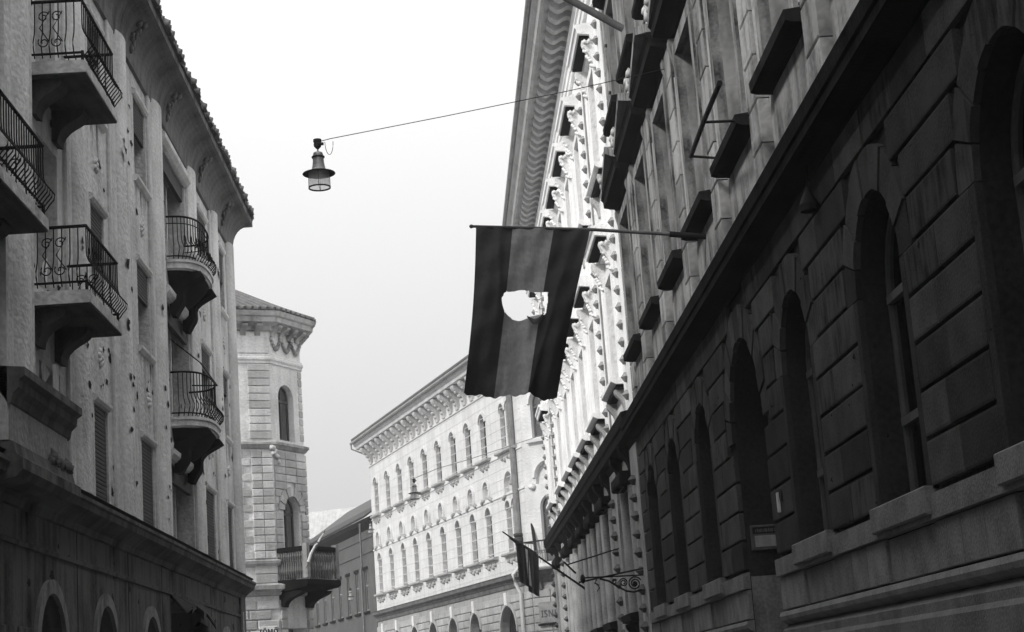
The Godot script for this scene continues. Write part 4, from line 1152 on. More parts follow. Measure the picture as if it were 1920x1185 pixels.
func iron_balcony(o: Node, a: float, b: float, h: float) -> void:
	var st := mb(); molding(st, a, b, [Vector2(0, h), Vector2(0.74, h), Vector2(0.74, h + 0.13), Vector2(0.7, h + 0.16), Vector2(0, h + 0.17)])
	var bl := part("balcony", st, M.left_wall, o)
	st = mb(); box(st, a + 0.01, b - 0.01, h - 0.02, h - 0.002, 0.0, 0.73); part("soffit_shade", st, M.soffit_shade, bl)  # underside darkened by colour to act as balcony shade
	var f := 0.69; var t := h + 0.97; var lo := h + 0.27
	st = mb()
	for q in [[V(a + 0.03, t, 0), V(a + 0.03, t, f)], [V(a + 0.03, t, f), V(b - 0.03, t, f)], [V(b - 0.03, t, f), V(b - 0.03, t, 0)]]: tube(st, q, 0.021, 6)
	part("top_rail", st, M.iron, bl)
	st = mb()
	for q in [[V(a + 0.03, lo, 0), V(a + 0.03, lo, f)], [V(a + 0.03, lo, f), V(b - 0.03, lo, f)], [V(b - 0.03, lo, f), V(b - 0.03, lo, 0)]]: tube(st, q, 0.016, 6)
	for q in [V(a + 0.03, h + 0.15, f), V(b - 0.03, h + 0.15, f)]: tube(st, [q, q + Vector3(0, 0.14, 0)], 0.02, 6)
	part("bottom_rail", st, M.iron, bl)
	var nf := int((b - a) / 0.105)
	for k in nf + 1:
		var u := lerpf(a + 0.03, b - 0.03, float(k) / nf)
		var pts := []
		for i in 13:
			var s := i / 12.0
			pts.append(V(u, lerpf(lo - 0.06, t, s), f + bulge(s)))
		st = mb(); tube(st, pts, 0.0085, 5); part("baluster", st, M.iron, bl)
	for e in [[a + 0.03, -1.0], [b - 0.03, 1.0]]:
		for k in range(1, 7):
			var n := f * k / 7.0
			var pts := []
			for i in 13:
				var s := i / 12.0
				pts.append(V(e[0] + e[1] * bulge(s) * 0.7, lerpf(lo - 0.06, t, s), n))
			st = mb(); tube(st, pts, 0.0085, 5); part("baluster", st, M.iron, bl)
		for c in [0.28, 0.5]:
			st = mb()
			tube(st, spiral(V(e[0], t - 0.2, c * 0.75), nz, Vector3.UP, 0.075, 0.02, 0.5, TAU * 1.3), 0.008, 5)
			tube(st, spiral(V(e[0], lo + 0.16, c * 0.75), nz, Vector3.UP, 0.075, 0.02, 2.5, TAU * 1.6), 0.008, 5)
			tube(st, [V(e[0], t - 0.13, c * 0.75 + 0.07), V(e[0], (t + lo) / 2, c * 0.75 - 0.05), V(e[0], lo + 0.16, c * 0.75 + 0.07)], 0.008, 5)
			part("scroll", st, M.iron, bl)
	for u in [a + 0.3, b - 0.5]:
		st = mb(); profile_plate(st, console_profile(0.42, 0.42, h - 0.022), u - 0.17, u + 0.17); part("console", st, M.soffit_shade, bl)  # consoles share the painted shade colour of the underside
func bow_balcony(o: Node, c: float, h: float, out: float) -> void:
	var w := 1.12
	var arc := func(s: float, grow: float) -> Vector2:
		# plan curve: superellipse from wall to wall
		var a := PI * s
		var x := cos(a); var y := sin(a)
		return Vector2(signf(x) * pow(absf(x), 0.7) * (w + grow), pow(y, 0.7) * (out + grow))
	var st := mb()
	var seg := 22
	for lay in [[h, h + 0.03, -0.04], [h + 0.03, h + 0.14, 0.0], [h + 0.14, h + 0.19, 0.03]]:
		for k in seg:
			var p: Vector2 = arc.call(float(k) / seg, lay[2]); var q: Vector2 = arc.call(float(k + 1) / seg, lay[2])
			quad(st, V(c + p.x, lay[0], p.y), V(c + q.x, lay[0], q.y), V(c + q.x, lay[1], q.y), V(c + p.x, lay[1], p.y), ax * p.x + nz * (p.y + 0.01))
			tri(st, V(c, lay[0], 0), V(c + p.x, lay[0], p.y), V(c + q.x, lay[0], q.y), Vector3.DOWN)
			tri(st, V(c, lay[1], 0), V(c + p.x, lay[1], p.y), V(c + q.x, lay[1], q.y), Vector3.UP)
	var bl := part("bow_balcony", st, M.left_trim, o)
	var t := h + 1.02; var lo := h + 0.27
	for r in [[t, 0.019, "top_rail"], [t - 0.13, 0.01, "upper_rail"], [lo, 0.014, "bottom_rail"]]:
		if r[2] == "upper_rail" and h < 8: continue
		var pts := []
		for k in seg + 1:
			var p: Vector2 = arc.call(float(k) / seg, -0.05)
			pts.append(V(c + p.x, r[0], p.y))
		st = mb(); tube(st, pts, r[1], 6); part(r[2], st, M.iron, bl)
	for k in range(1, 27):
		var s := k / 27.0
		var pts := []
		for i in 13:
			var f := i / 12.0
			var p: Vector2 = arc.call(s, -0.05 + bulge(f) * 1.1)
			pts.append(V(c + p.x, lerpf(lo - 0.06, t, f), p.y))
		st = mb(); tube(st, pts, 0.009, 5); part("baluster", st, M.iron, bl)
	if h > 8:
		for k in range(2, 13):
			var p: Vector2 = arc.call(k / 14.0, -0.02)
			st = mb(); tube(st, spiral(V(c + p.x, h + 0.55, p.y), ax, Vector3.UP, 0.13, 0.03, 0, TAU * 1.5, 18), 0.009, 5); part("scroll", st, M.iron, bl)
	for s in [-1, 1]:
		st = mb()
		var pf := [Vector2(0, h), Vector2(0, h - 0.78)]
		for i in 11:
			var f := i / 10.0
			pf.append(Vector2(0.1 + (out - 0.16) * pow(f, 1.3) + 0.07 * sin(f * TAU * 1.2), h - 0.8 + 0.72 * pow(f, 0.75)))
		pf.append(Vector2(out - 0.04, h))
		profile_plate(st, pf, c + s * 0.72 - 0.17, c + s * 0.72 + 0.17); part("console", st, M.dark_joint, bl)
	# curved dish closing the underside
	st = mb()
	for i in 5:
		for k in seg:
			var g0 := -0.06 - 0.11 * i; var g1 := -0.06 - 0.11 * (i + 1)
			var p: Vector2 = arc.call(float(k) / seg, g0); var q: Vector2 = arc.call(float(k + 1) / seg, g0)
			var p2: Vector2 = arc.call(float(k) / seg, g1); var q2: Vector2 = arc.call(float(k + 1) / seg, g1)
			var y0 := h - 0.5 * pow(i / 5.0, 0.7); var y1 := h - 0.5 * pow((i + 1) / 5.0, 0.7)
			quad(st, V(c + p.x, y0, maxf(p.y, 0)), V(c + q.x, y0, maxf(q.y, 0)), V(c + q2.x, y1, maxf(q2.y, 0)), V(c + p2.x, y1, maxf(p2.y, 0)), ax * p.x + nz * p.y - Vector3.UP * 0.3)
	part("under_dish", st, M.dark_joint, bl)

# ---------------------------------------------------------------- chamfered corner house behind it
func tower_house() -> void:
	var E := Vector3(-5.48, 0, -52.0)
	var o := thing("chamfered_house", "pale rusticated house with chamfered corner and balcony behind the left plaster house", "house", E)
	var a1 := deg_to_rad(67.0); var a2 := deg_to_rad(26.6); var a3 := deg_to_rad(-16.0)
	var d1 := Vector3(sin(a1), 0, -cos(a1)); var n1 := Vector3(cos(a1), 0, sin(a1))
	var d2 := Vector3(sin(a2), 0, -cos(a2)); var n2 := Vector3(cos(a2), 0, sin(a2))
	var d3 := Vector3(sin(a3), 0, -cos(a3)); var n3 := Vector3(cos(a3), 0, sin(a3))
	var W := 1.8
	var m12 := tan((a1 - a2) / 2.0); var m23 := tan((a2 - a3) / 2.0)
	var eave := [Vector2(0, 12.98), Vector2(0.12, 13.0), Vector2(0.14, 13.1), Vector2(0.42, 13.2), Vector2(0.44, 13.34), Vector2(0.5, 13.38), Vector2(0.55, 13.52), Vector2(0.0, 13.56)]
	var arch := [Vector2(0, 11.95), Vector2(0.05, 11.97), Vector2(0.05, 12.03), Vector2(0.09, 12.08), Vector2(0.09, 12.14), Vector2(0.06, 12.17), Vector2(0.06, 12.22), Vector2(0, 12.25)]
	var belt := [Vector2(0, 9.3), Vector2(0.06, 9.33), Vector2(0.12, 9.4), Vector2(0.16, 9.43), Vector2(0.16, 9.5), Vector2(0, 9.56)]
	var low := [Vector2(0, 5.72), Vector2(0.06, 5.75), Vector2(0.12, 5.82), Vector2(0.14, 5.9), Vector2(0, 5.95)]
	var base := [Vector2(0, 4.85), Vector2(0.08, 4.88), Vector2(0.12, 4.98), Vector2(0.26, 5.04), Vector2(0.28, 5.16), Vector2(0, 5.24)]
	var F := [[Vector3.ZERO, d1, n1, -7.0, 0.0, 0.0, m12], [Vector3.ZERO, d2, n2, 0.0, W, m12, m23], [d2 * W, d3, n3, 0.0, 30.0, m23, 0.0]]
	var fi := 0
	for f in F:
		frame_at(f[0], f[1], f[2])
		var ops := []
		if fi == 0: ops = [[-3.0, -2.1, 9.7, 11.2, true], [-3.0, -2.1, 6.4, 7.7, true]]
		if fi == 1: ops = [[0.42, 1.3, 9.62, 10.95, true], [0.45, 1.32, 5.35, 7.45, true], [0.4, 1.5, 0.1, 3.9, false, 0.6]]
		if fi == 2:
			for k in 9:
				ops.append([2.0 + 3.1 * k, 2.9 + 3.1 * k, 9.62, 11.0, true]); ops.append([2.0 + 3.1 * k, 2.9 + 3.1 * k, 6.3, 7.6, true])
		var st := mb(); wall(st, f[3], f[4], 0.0, 13.3, ops, 0.28); part("wall", st, M.tower_wall, o)
		for p in ops:
			if p[2] > 1.0: window(o, p[0] + 0.01, p[1] - 0.01, p[2] + 0.02, p[3], true, -0.2, M.frame_dark, 2, [0.96])
			else: window(o, p[0] + 0.01, p[1] - 0.01, p[2] + 0.02, p[3] - 0.01, false, -0.5, M.frame_dark, 2, [0.7])
		for pr in [[eave, "eaves_cornice", M.tower_trim], [arch, "frieze_moulding", M.tower_wall], [belt, "belt_course", M.tower_trim], [low, "sill_course", M.tower_trim], [base, "ground_cornice", M.tower_trim]]:
			st = mb(); molding(st, f[3], f[4], pr[0], f[5], f[6]); part(pr[1], st, pr[2], o)
		# frieze brackets
		var x: float = f[3] + 0.2
		while x < f[4] - 0.1 and x < 4.0:
			st = mb(); profile_plate(st, console_profile(0.36, 0.3, 13.14), x - 0.09, x + 0.09); part("eaves_bracket", st, M.tower_trim, o); x += 0.46
		fi += 1
	# coursed corner strip and stones on the two faces
	frame_at(Vector3.ZERO, d1, n1)
	for k in 10: piece("corner_stone", block_mesh(0.68, 0.205, 0.045, 0.008, 0.012, pick("tower_block")), o, -0.37, 9.72 + k * 0.235, 0.0)
	for k in 14:
		for j in 2: piece("corner_stone", block_mesh(0.325, 0.21, 0.06, 0.01, 0.016, pick("tower_block")), o, -0.54 + j * 0.34, 6.08 + k * 0.235, 0.0)
		for j in 6: piece("stone", block_mesh(0.62, 0.215, 0.03, 0.006, 0.008, pick("tower_block")), o, -1.06 - j * 0.64 - 0.2 * (k % 2), 6.08 + k * 0.235, 0.0)
	for k in 2: piece("corner_stone", block_mesh(0.68, 0.26, 0.05, 0.01, 0.016, pick("tower_block")), o, -0.37, 5.38 + k * 0.0 + 0.28 * k - 0.01, 0.0)
	for k in 15:
		for j in 7: piece("stone", block_mesh(0.66, 0.27, 0.07, 0.02, 0.03, pick("tower_block")), o, -0.36 - j * 0.7 - 0.25 * (k % 2), 0.5 + k * 0.292, 0.0)
	var st2 := mb(); slab_box(st2, -1.0, -0.03, 12.28, 12.95, 0, 0.05, 0.02); part("frieze_panel", st2, M.tower_wall, o)
	frame_at(Vector3.ZERO, d2, n2)
	for k in 14:
		var hm := 6.08 + k * 0.235
		var half := 0.52
		if hm > 7.45: half = sqrt(maxf(0.0, 0.6 - pow(hm - 7.45, 2))) if hm < 8.2 else 0.0
		var l := 0.885 - half; var r := 0.885 + half
		if half > 0.0:
			piece("stone", block_mesh(l - 0.03, 0.21, 0.05, 0.01, 0.014, pick("tower_block")), o, l / 2.0, hm, 0.0)
			piece("stone", block_mesh(W - r - 0.01, 0.21, 0.06, 0.01, 0.03, pick("tower_block")), o, (r + W) / 2.0 + 0.02, hm, 0.0)
		else:
			for j in 3: piece("stone", block_mesh(0.58, 0.21, 0.05 + 0.01 * j, 0.01, 0.02, pick("tower_block")), o, 0.31 + j * 0.6, hm, 0.0)
	for k in 9:
		var a0 := PI * k / 9.0 + 0.02; var b0 := PI * (k + 1) / 9.0 - 0.02
		var st := mb(); ring(st, 0.885, 7.45, 0.445, 0.74, 0, 0.07 + 0.02 * (k % 2), a0, b0, 3); part("wedge_stone", st, pick("tower_block"), o)
	for k in 15:
		for s in [[0.18, 0.34], [1.68, 0.3]]: piece("stone", block_mesh(s[1], 0.27, 0.08, 0.02, 0.035, pick("tower_block")), o, s[0], 0.5 + k * 0.292, 0.0)
	for k in 9: piece("corner_stone", block_mesh(0.2, 0.2, 0.03, 0.01, 0.014, pick("tower_block")), o, W - 0.1, 9.8 + k * 0.25, 0.0)
	# garland in the frieze
	for g in [0.35, 0.95, 1.5]:
		var st := mb()
		for k in 9:
			var t := k / 8.0
			blob(st, V(g - 0.25 + 0.5 * t, 12.75 - 0.28 * sin(PI * t), 0.04), Vector3(0.07, 0.08, 0.07), 6, 0.25)
		part("garland", st, M.tower_trim, o)
	# broken shell scar at the belt course
	var st := mb()
	for k in 8: blob(st, V(-0.15 + 0.05 * k, 9.32 - 0.05 * k + 0.06 * sin(k * 2.5), 0.06), Vector3(0.09, 0.08, 0.07), 6, 0.3)
	part("broken_stucco", st, M.scar_pale, o)
	# roof
	var top := [V(-6, 0, 0)]
	var ev := []
	var hi := []
	frame_at(Vector3.ZERO, d1, n1); ev.append(V(-7, 13.55, 0.55)); hi.append(V(-7, 15.2, -2.6)); ev.append(V(0.55 * m12, 13.55, 0.55)); hi.append(V(-1.2, 15.2, -2.6))
	frame_at(Vector3.ZERO, d2, n2); ev.append(V(W + 0.55 * m23, 13.55, 0.55)); hi.append(V(0.2, 15.0, -3.0))
	frame_at(d2 * W, d3, n3); ev.append(V(30, 13.55, 0.55)); hi.append(V(30, 15.2, -3.4))
	st = mb()
	for k in 3: quad(st, ev[k], ev[k + 1], hi[k + 1], hi[k], Vector3.UP)
	part("roof", st, M.tile[1], o)
	st = mb()
	for k in 3:
		var cnt := 30 if k == 0 else (8 if k == 1 else 20)
		for j in cnt:
			var t := (j + 0.5) / cnt
			if k == 2: t *= 0.2
			var a: Vector3 = ev[k].lerp(ev[k + 1], t); var b: Vector3 = hi[k].lerp(hi[k + 1], t)
			tube(st, [a + Vector3(0, 0.03, 0), b + Vector3(0, 0.03, 0)], 0.07, 5)
	part("roof_tile", st, M.tile[2], o, true)
	# inside and back
	frame_at(d2 * W, d3, n3)
	body(o, 0.3, 30.0, 13.2, 7.0, [4.9, 9.0], M.tower_wall, M.inner)
	frame_at(Vector3.ZERO, d1, n1)
	st = mb(); box(st, -7, -0.2, 0, 13.2, -3.0, -2.5); part("inner_floors", st, M.inner, o)
	# balcony on the chamfer
	frame_at(Vector3.ZERO, d2, n2)
	st = mb(); molding(st, -0.05, 1.85, [Vector2(0, 4.95), Vector2(0.5, 4.98), Vector2(1.0, 5.05), Vector2(1.08, 5.12), Vector2(1.08, 5.26), Vector2(0, 5.3)]); var bl := part("balcony", st, M.cornice_soot_shade, o)
	for u in [0.15, 1.6]:
		st = mb(); profile_plate(st, console_profile(0.8, 0.45, 4.96), u - 0.14, u + 0.14); part("console", st, M.cornice_soot_shade, bl)
	st = mb()
	for q in [[-0.02, 0.1, 0.0, 1.05], [1.7, 1.82, 0.0, 1.05], [0.1, 1.7, 0.93, 1.05]]: box(st, q[0], q[1], 6.12, 6.26, q[2], q[3])
	part("top_rail", st, M.cornice_soot_shade, bl)
	for q in [[-0.03, 0.13, 0.9, 1.06], [1.67, 1.83, 0.9, 1.06]]:
		st = mb(); box(st, q[0], q[1], 5.3, 6.34, q[2], q[3]); part("post", st, M.grey_wall, bl)
	for k in 11:
		for e in 3:
			var p := V(0.2 + k * 0.145, 0, 0.99)
			if e == 1: p = V(0.04, 0, 0.06 + k * 0.08)
			if e == 2: p = V(1.76, 0, 0.06 + k * 0.08)
			st = mb(); lathe(st, p + Vector3(0, 5.3, 0), [Vector2(0.02, 0.0), Vector2(0.028, 0.1), Vector2(0.05, 0.24), Vector2(0.03, 0.42), Vector2(0.018, 0.5), Vector2(0.03, 0.58), Vector2(0.045, 0.68), Vector2(0.022, 0.82)], 6); part("baluster", st, M.frame_mid, bl)

# ---------------------------------------------------------------- street lamps on span wires
func street_lamp(at: Vector3, label: String, scale_: float) -> Node3D:
	# at: brim centre
	var o := thing("street_lamp", label, "street lamp", at, "lamps hung over the street")
	o.scale = Vector3.ONE * scale_
	var Z := Vector3.ZERO
	var st := mb(); lathe(st, Z, [Vector2(0.012, 0.37), Vector2(0.03, 0.385), Vector2(0.052, 0.41), Vector2(0.058, 0.44), Vector2(0.054, 0.47), Vector2(0.062, 0.49), Vector2(0.06, 0.52), Vector2(0.0, 0.525)], 14)
	box_world(st, Vector3(0.065, 0.45, 0), Vector3(0.05, 0.035, 0.04)); part("insulator", st, M.lamp_dark, o)
	st = mb(); lathe(st, Z, [Vector2(0.012, 0.32), Vector2(0.012, 0.375)], 8); part("stem", st, M.lamp_enamel, o)
	st = mb(); lathe(st, Z, [Vector2(0.114, 0.04), Vector2(0.112, 0.052), Vector2(0.1, 0.075), Vector2(0.09, 0.12), Vector2(0.082, 0.18), Vector2(0.08, 0.236)], 22); part("housing", st, M.lamp_enamel, o)
	st = mb(); lathe(st, Z, [Vector2(0.076, 0.26), Vector2(0.074, 0.29), Vector2(0.066, 0.315), Vector2(0.035, 0.33), Vector2(0.0, 0.334)], 22); part("cap", st, M.lamp_enamel, o)
	st = mb(); lathe(st, Z, [Vector2(0.078, 0.235), Vector2(0.095, 0.238), Vector2(0.096, 0.256), Vector2(0.076, 0.262)], 22); part("collar", st, M.lamp_dark, o)
	st = mb(); lathe(st, Z, [Vector2(0.235, -0.012), Vector2(0.241, -0.006), Vector2(0.235, 0.002), Vector2(0.16, 0.028), Vector2(0.11, 0.042)], 28)
	lathe(st, Z, [Vector2(0.15, 0.012), Vector2(0.235, -0.012)], 28); part("brim", st, M.lamp_dark, o)
	st = mb(); lathe(st, Z, [Vector2(0.156, -0.22), Vector2(0.152, 0.012)], 28); part("glass", st, M.lamp_glass, o)
	st = mb(); lathe(st, Z, [Vector2(0.15, -0.228), Vector2(0.163, -0.228), Vector2(0.163, -0.208), Vector2(0.15, -0.208), Vector2(0.15, -0.228)], 28)
	tube(st, [Vector3(0, -0.223, -0.155), Vector3(0, -0.223, 0.155)], 0.0035, 4)
	for k in 4:
		var a := TAU * k / 4 + PI / 2
		tube(st, [Vector3(cos(a) * 0.158, -0.218, sin(a) * 0.158), Vector3(cos(a) * 0.154, 0.01, sin(a) * 0.154)], 0.0035, 4)
	part("cage", st, M.lamp_dark, o)
	st = mb(); blob(st, Vector3(0, -0.01, 0), Vector3(0.045, 0.07, 0.045), 10); lathe(st, Z, [Vector2(0.02, 0.05), Vector2(0.02, 0.1)], 8); part("bulb", st, M.lamp_glass, o)
	return o
func box_world(st: SurfaceTool, c: Vector3, s: Vector3) -> void:
	var so := og; var sa := ax; var sn := nz
	frame_at(c, Vector3.RIGHT, Vector3.BACK)
	box(st, -s.x / 2, s.x / 2, -s.y / 2, s.y / 2, -s.z / 2, s.z / 2)
	og = so; ax = sa; nz = sn
func street_lamps() -> void:
	street_lamp(Vector3(-1.69, 9.19, -24.0), "big hat-shaped street lamp hanging against the open sky over the street", 1.0)
	street_lamp(Vector3(-1.47, 8.8, -62.0), "small street lamp hanging in front of the white corner house", 1.0)
	street_lamp(Vector3(-4.45, 10.1, -88.0), "faint distant street lamp hanging in the sky above the plain dark house", 0.85)
	var l4 := street_lamp(Vector3(-5.9, 7.0, -92.0), "tiny pale street lamp hanging before the plain dark house wall", 0.85)
	var st := mb(); tube(st, [Vector3(-1.64, 9.68, -24.0), Vector3(-1.5, 9.71, -24.0), Vector3(0.2, 9.83, -23.65), Vector3(2.0, 9.98, -23.3), Vector3(3.45, 10.13, -23.0)], 0.0065, 5)
	tag(part("lamp_wire", st, M.iron, self), "span wire from the big street lamp to the dark house", "wire")
	st = mb()
	var p := []
	for i in 13:
		var a := PI * i / 12.0
		p.append(Vector3(-1.58 + 0.06 * (1 - cos(a)), 9.66 - 0.2 * sin(a), -23.98))
	tube(st, p, 0.0045, 4); tag(part("lamp_lead", st, M.iron, self), "thin slack lead looping beside the big street lamp", "cable")
	st = mb(); tube(st, [Vector3(-1.47, 9.34, -62.0), Vector3(-0.6, 9.72, -62.6), Vector3(0.6, 10.1, -63.5), Vector3(3.3, 11.0, -65.0)], 0.013, 4)
	tag(part("lamp_wire", st, M.frame_grey, self), "wire slanting across the white corner house to the small lamp", "wire")

# ---------------------------------------------------------------- flags
func cloth_grid(par: Node, called: String, m: Material, P: Callable, s0: float, s1: float, cols: int, rows: int, hole: PackedVector2Array) -> void:
	var keep := []
	var pts := []
	var flat := []
	for j in rows + 1:
		for i in cols + 1:
			var v: Vector3 = P.call(lerpf(s0, s1, float(i) / cols), float(j) / rows)
			pts.append(v)
	var near := {}
	var cells := []
	for j in rows:
		for i in cols:
			var idx := [j * (cols + 1) + i, j * (cols + 1) + i + 1, (j + 1) * (cols + 1) + i + 1, (j + 1) * (cols + 1) + i]
			var c: Vector3 = (pts[idx[0]] + pts[idx[2]]) / 2.0
			var inside := hole.size() > 0 and Geometry2D.is_point_in_polygon(Vector2(c.x, c.y), hole)
			if not inside: cells.append(idx)
			else:
				for k in idx: near[k] = true
	for k in near:
		var shared := false
		for c in cells:
			if c.has(k): shared = true; break
		if shared:
			var best := Vector2.INF; var v := Vector2(pts[k].x, pts[k].y)
			for e in hole.size():
				var q := Geometry2D.get_closest_point_to_segment(v, hole[e], hole[(e + 1) % hole.size()])
				if q.distance_to(v) < best.distance_to(v): best = q
			pts[k] = Vector3(best.x, best.y, pts[k].z)
	var nrm := []
	for k in pts.size(): nrm.append(Vector3.ZERO)
	for c in cells:
		var nn: Vector3 = (pts[c[1]] - pts[c[0]]).cross(pts[c[3]] - pts[c[0]]).normalized()
		if nn.z < 0: nn = -nn
		for k in c: nrm[k] += nn
	var st := mb()
	for c in cells:
		var ns := []
		for k in c: ns.append((nrm[k] as Vector3).normalized())
		squad(st, [pts[c[0]], pts[c[1]], pts[c[2]], pts[c[3]]], ns)
	part(called, st, m, par)
func flags() -> void:
	var o := thing("flag", "large three-striped flag with a hole cut in the middle hanging from a wall pole", "flag", Vector3(3.45, 7.2, -21.5))
	var B := o.position
	var st := mb(); tube(st, [Vector3(3.46, 7.215, -21.45) - B, Vector3(2.0, 7.39, -21.42) - B, Vector3(0.44, 7.53, -21.4) - B], 0.026, 8, 0.019); part("pole", st, M.wood, o)
	st = mb(); tube(st, [Vector3(3.47, 7.21, -21.45) - B, Vector3(3.0, 7.27, -21.44) - B], 0.04, 8); part("socket", st, M.iron, o)
	st = mb(); blob(st, Vector3(0.43, 7.53, -21.4) - B, Vector3(0.03, 0.028, 0.028), 8); part("finial", st, M.wood, o)
	var hole := PackedVector2Array()
	for p in [Vector2(190, 420), Vector2(260, 270), Vector2(330, 250), Vector2(450, 232), Vector2(600, 220), Vector2(760, 240), Vector2(860, 280), Vector2(1010, 300), Vector2(1155, 300), Vector2(1140, 450), Vector2(1110, 600), Vector2(1080, 740), Vector2(1050, 780), Vector2(860, 780), Vector2(740, 806), Vector2(620, 830), Vector2(510, 845), Vector2(380, 800), Vector2(250, 660), Vector2(200, 560)]:
		# hole outline measured on the cloth, in metres from the pole foot
		hole.append(Vector2(0.77 + (p.x - 190.0) * 0.000624 - 0.015, 6.656 - (p.y - 220.0) * 0.000649 - (p.x - 600.0) * 0.00002) - Vector2(B.x, B.y))
	var rag := PackedVector2Array()
	for k in hole.size():
		for j in 4:
			var q := hole[k].lerp(hole[(k + 1) % hole.size()], j / 4.0)
			rag.append(q + Vector2(rng.randf_range(-0.006, 0.006), rng.randf_range(-0.006, 0.006)))
	hole = rag
	var P := func(s: float, t: float) -> Vector3:
		var a := Vector2(0.49, 7.525).lerp(Vector2(1.97, 7.385), s); var b := Vector2(0.19, 5.34).lerp(Vector2(1.37, 5.19), s)
		var p := a.lerp(b, t)
		p.x += 0.035 * sin(PI * t) * (1.0 - s) - 0.03 * sin(PI * t) * s
		p.y -= 0.022 * sin(s * 23.0 + 0.7) * pow(t, 5.0) + 0.008 * sin(s * 61.0) * pow(t, 8.0)
		var z := 0.17 * sin(s * 8.0 + t * 2.6) * t + 0.075 * sin(s * 19.0 - t * 4.0) * t * sqrt(t) + 0.08 * sin(s * 6.0 + 1.0) * (1.0 - t) * t + 0.012 * sin(s * 37.0 + t * 9.0) + 0.01 * sin(t * 31.0 + s * 14.0)
		z += 0.05 * exp(-pow((s - 0.2 - 0.12 * t) / 0.035, 2.0)) * sin(PI * clampf(t * 1.6, 0, 1)) + 0.05 * exp(-pow((s - 0.86 + 0.16 * t) / 0.03, 2.0)) * t
		return Vector3(p.x, p.y, -21.4 + z) - B
	cloth_grid(o, "stripe", M.cloth_dark, P, 0.0, 0.32, 30, 100, hole)
	cloth_grid(o, "stripe", M.cloth_mid, P, 0.32, 0.68, 44, 100, hole)
	cloth_grid(o, "stripe", M.cloth_dark2, P, 0.68, 1.0, 30, 100, hole)
	# the flap of cut cloth curling under the hole
	st = mb()
	for i in 14:
		for j in 4:
			var q := []
			for d in [[0, 0], [1, 0], [1, 1], [0, 1]]:
				var s: float = (i + d[0]) / 14.0; var t: float = (j + d[1]) / 4.0
				q.append(Vector3(1.06 + 0.22 * s, 6.27 - 0.12 * t * sin(PI * s) + 0.03 * s, -21.36 + 0.09 * sin(PI * t)) - B)
			quad(st, q[0], q[1], q[2], q[3], Vector3.BACK)
	part("cut_flap", st, M.cloth_mid, o)
	# second flag far down the street
	var B2 := Vector3(3.3, 4.15, -46.4)
	var o2 := thing("flag", "small dark furled flag on a slanting pole far down the street", "flag", B2)
	st = mb(); tube(st, [Vector3(3.34, 4.12, -46.6) - B2, Vector3(1.17, 5.67, -45.0) - B2], 0.03, 6, 0.018); part("pole", st, M.iron, o2)
	var hang := func(x0: float, y0: float, x1: float, y1: float, drop: float, ph: float) -> Callable:
		return func(s: float, t: float) -> Vector3:
			return Vector3(lerpf(x0, x1, s) - 0.06 * t * (1.0 if ph > 1 else -0.3), lerpf(y0, y1, s) - drop * t, -45.2 + 0.06 * sin(s * 12.0 + ph) * (0.4 + t)) - B2
	cloth_grid(o2, "stripe", M.cloth_dark2, hang.call(1.5, 5.42, 1.75, 5.24, 1.05, 0.0), 0, 1, 10, 20, PackedVector2Array())
	cloth_grid(o2, "stripe", M.cloth_white, hang.call(1.74, 5.22, 1.82, 5.15, 0.95, 0.5), 0, 1, 4, 20, PackedVector2Array())
	cloth_grid(o2, "stripe", M.cloth_dark, hang.call(1.8, 5.18, 2.08, 5.0, 1.08, 2.0), 0, 1, 10, 20, PackedVector2Array())
	st = mb(); tube(st, [Vector3(1.35, 5.52, -45.1) - B2, Vector3(1.62, 5.32, -45.2) - B2, Vector3(2.0, 5.04, -45.4) - B2], 0.035, 6, 0.07); part("gathered_cloth", st, M.cloth_dark2, o2)
	# furled banner leaning beside the downpipe
	st = mb(); tube(st, [Vector3(3.05, 10.1, -77.0), Vector3(3.3, 9.2, -76.6), Vector3(3.35, 8.1, -76.1), Vector3(3.4, 7.2, -75.7)], 0.05, 6, 0.09)
	tag(part("furled_banner", st, M.iron, self), "black furled banner leaning out beside the downpipe of the white corner house", "banner")
	# stub of a pole high on the dark house
	st = mb(); tube(st, [Vector3(1.9, 13.78, -28.0), Vector3(3.46, 12.78, -28.1)], 0.07, 8)
	tag(part("wall_pole", st, M.wood, self), "thick bare pole stub jutting from the dark house at top", "pole")
	# white cloth on the balcony of the chamfered house
	st = mb(); tube(st, [Vector3(-4.5, 5.5, -50.5), Vector3(-3.9, 6.6, -50.5)], 0.015, 6)
	var wf := thing("white_flag", "furled white flag stuck up from the balcony of the chamfered corner house", "flag", Vector3(-4.4, 5.7, -50.5))
	var ws := mb(); tube(ws, [Vector3(-0.1, -0.2, 0), Vector3(0.5, 0.85, 0)], 0.015, 6); part("staff", ws, M.wood, wf)
	ws = mb()
	tube(ws, [Vector3(-0.02, -0.02, 0.01), Vector3(0.06, 0.2, 0.03), Vector3(0.2, 0.45, 0.0), Vector3(0.27, 0.5, 0.0)], 0.05, 8, 0.02); tube(ws, [Vector3(0.3, 0.54, 0), Vector3(0.36, 0.64, 0.02), Vector3(0.46, 0.78, 0)], 0.035, 8, 0.015); part("cloth", ws, M.cloth_white, wf)
	st.clear()

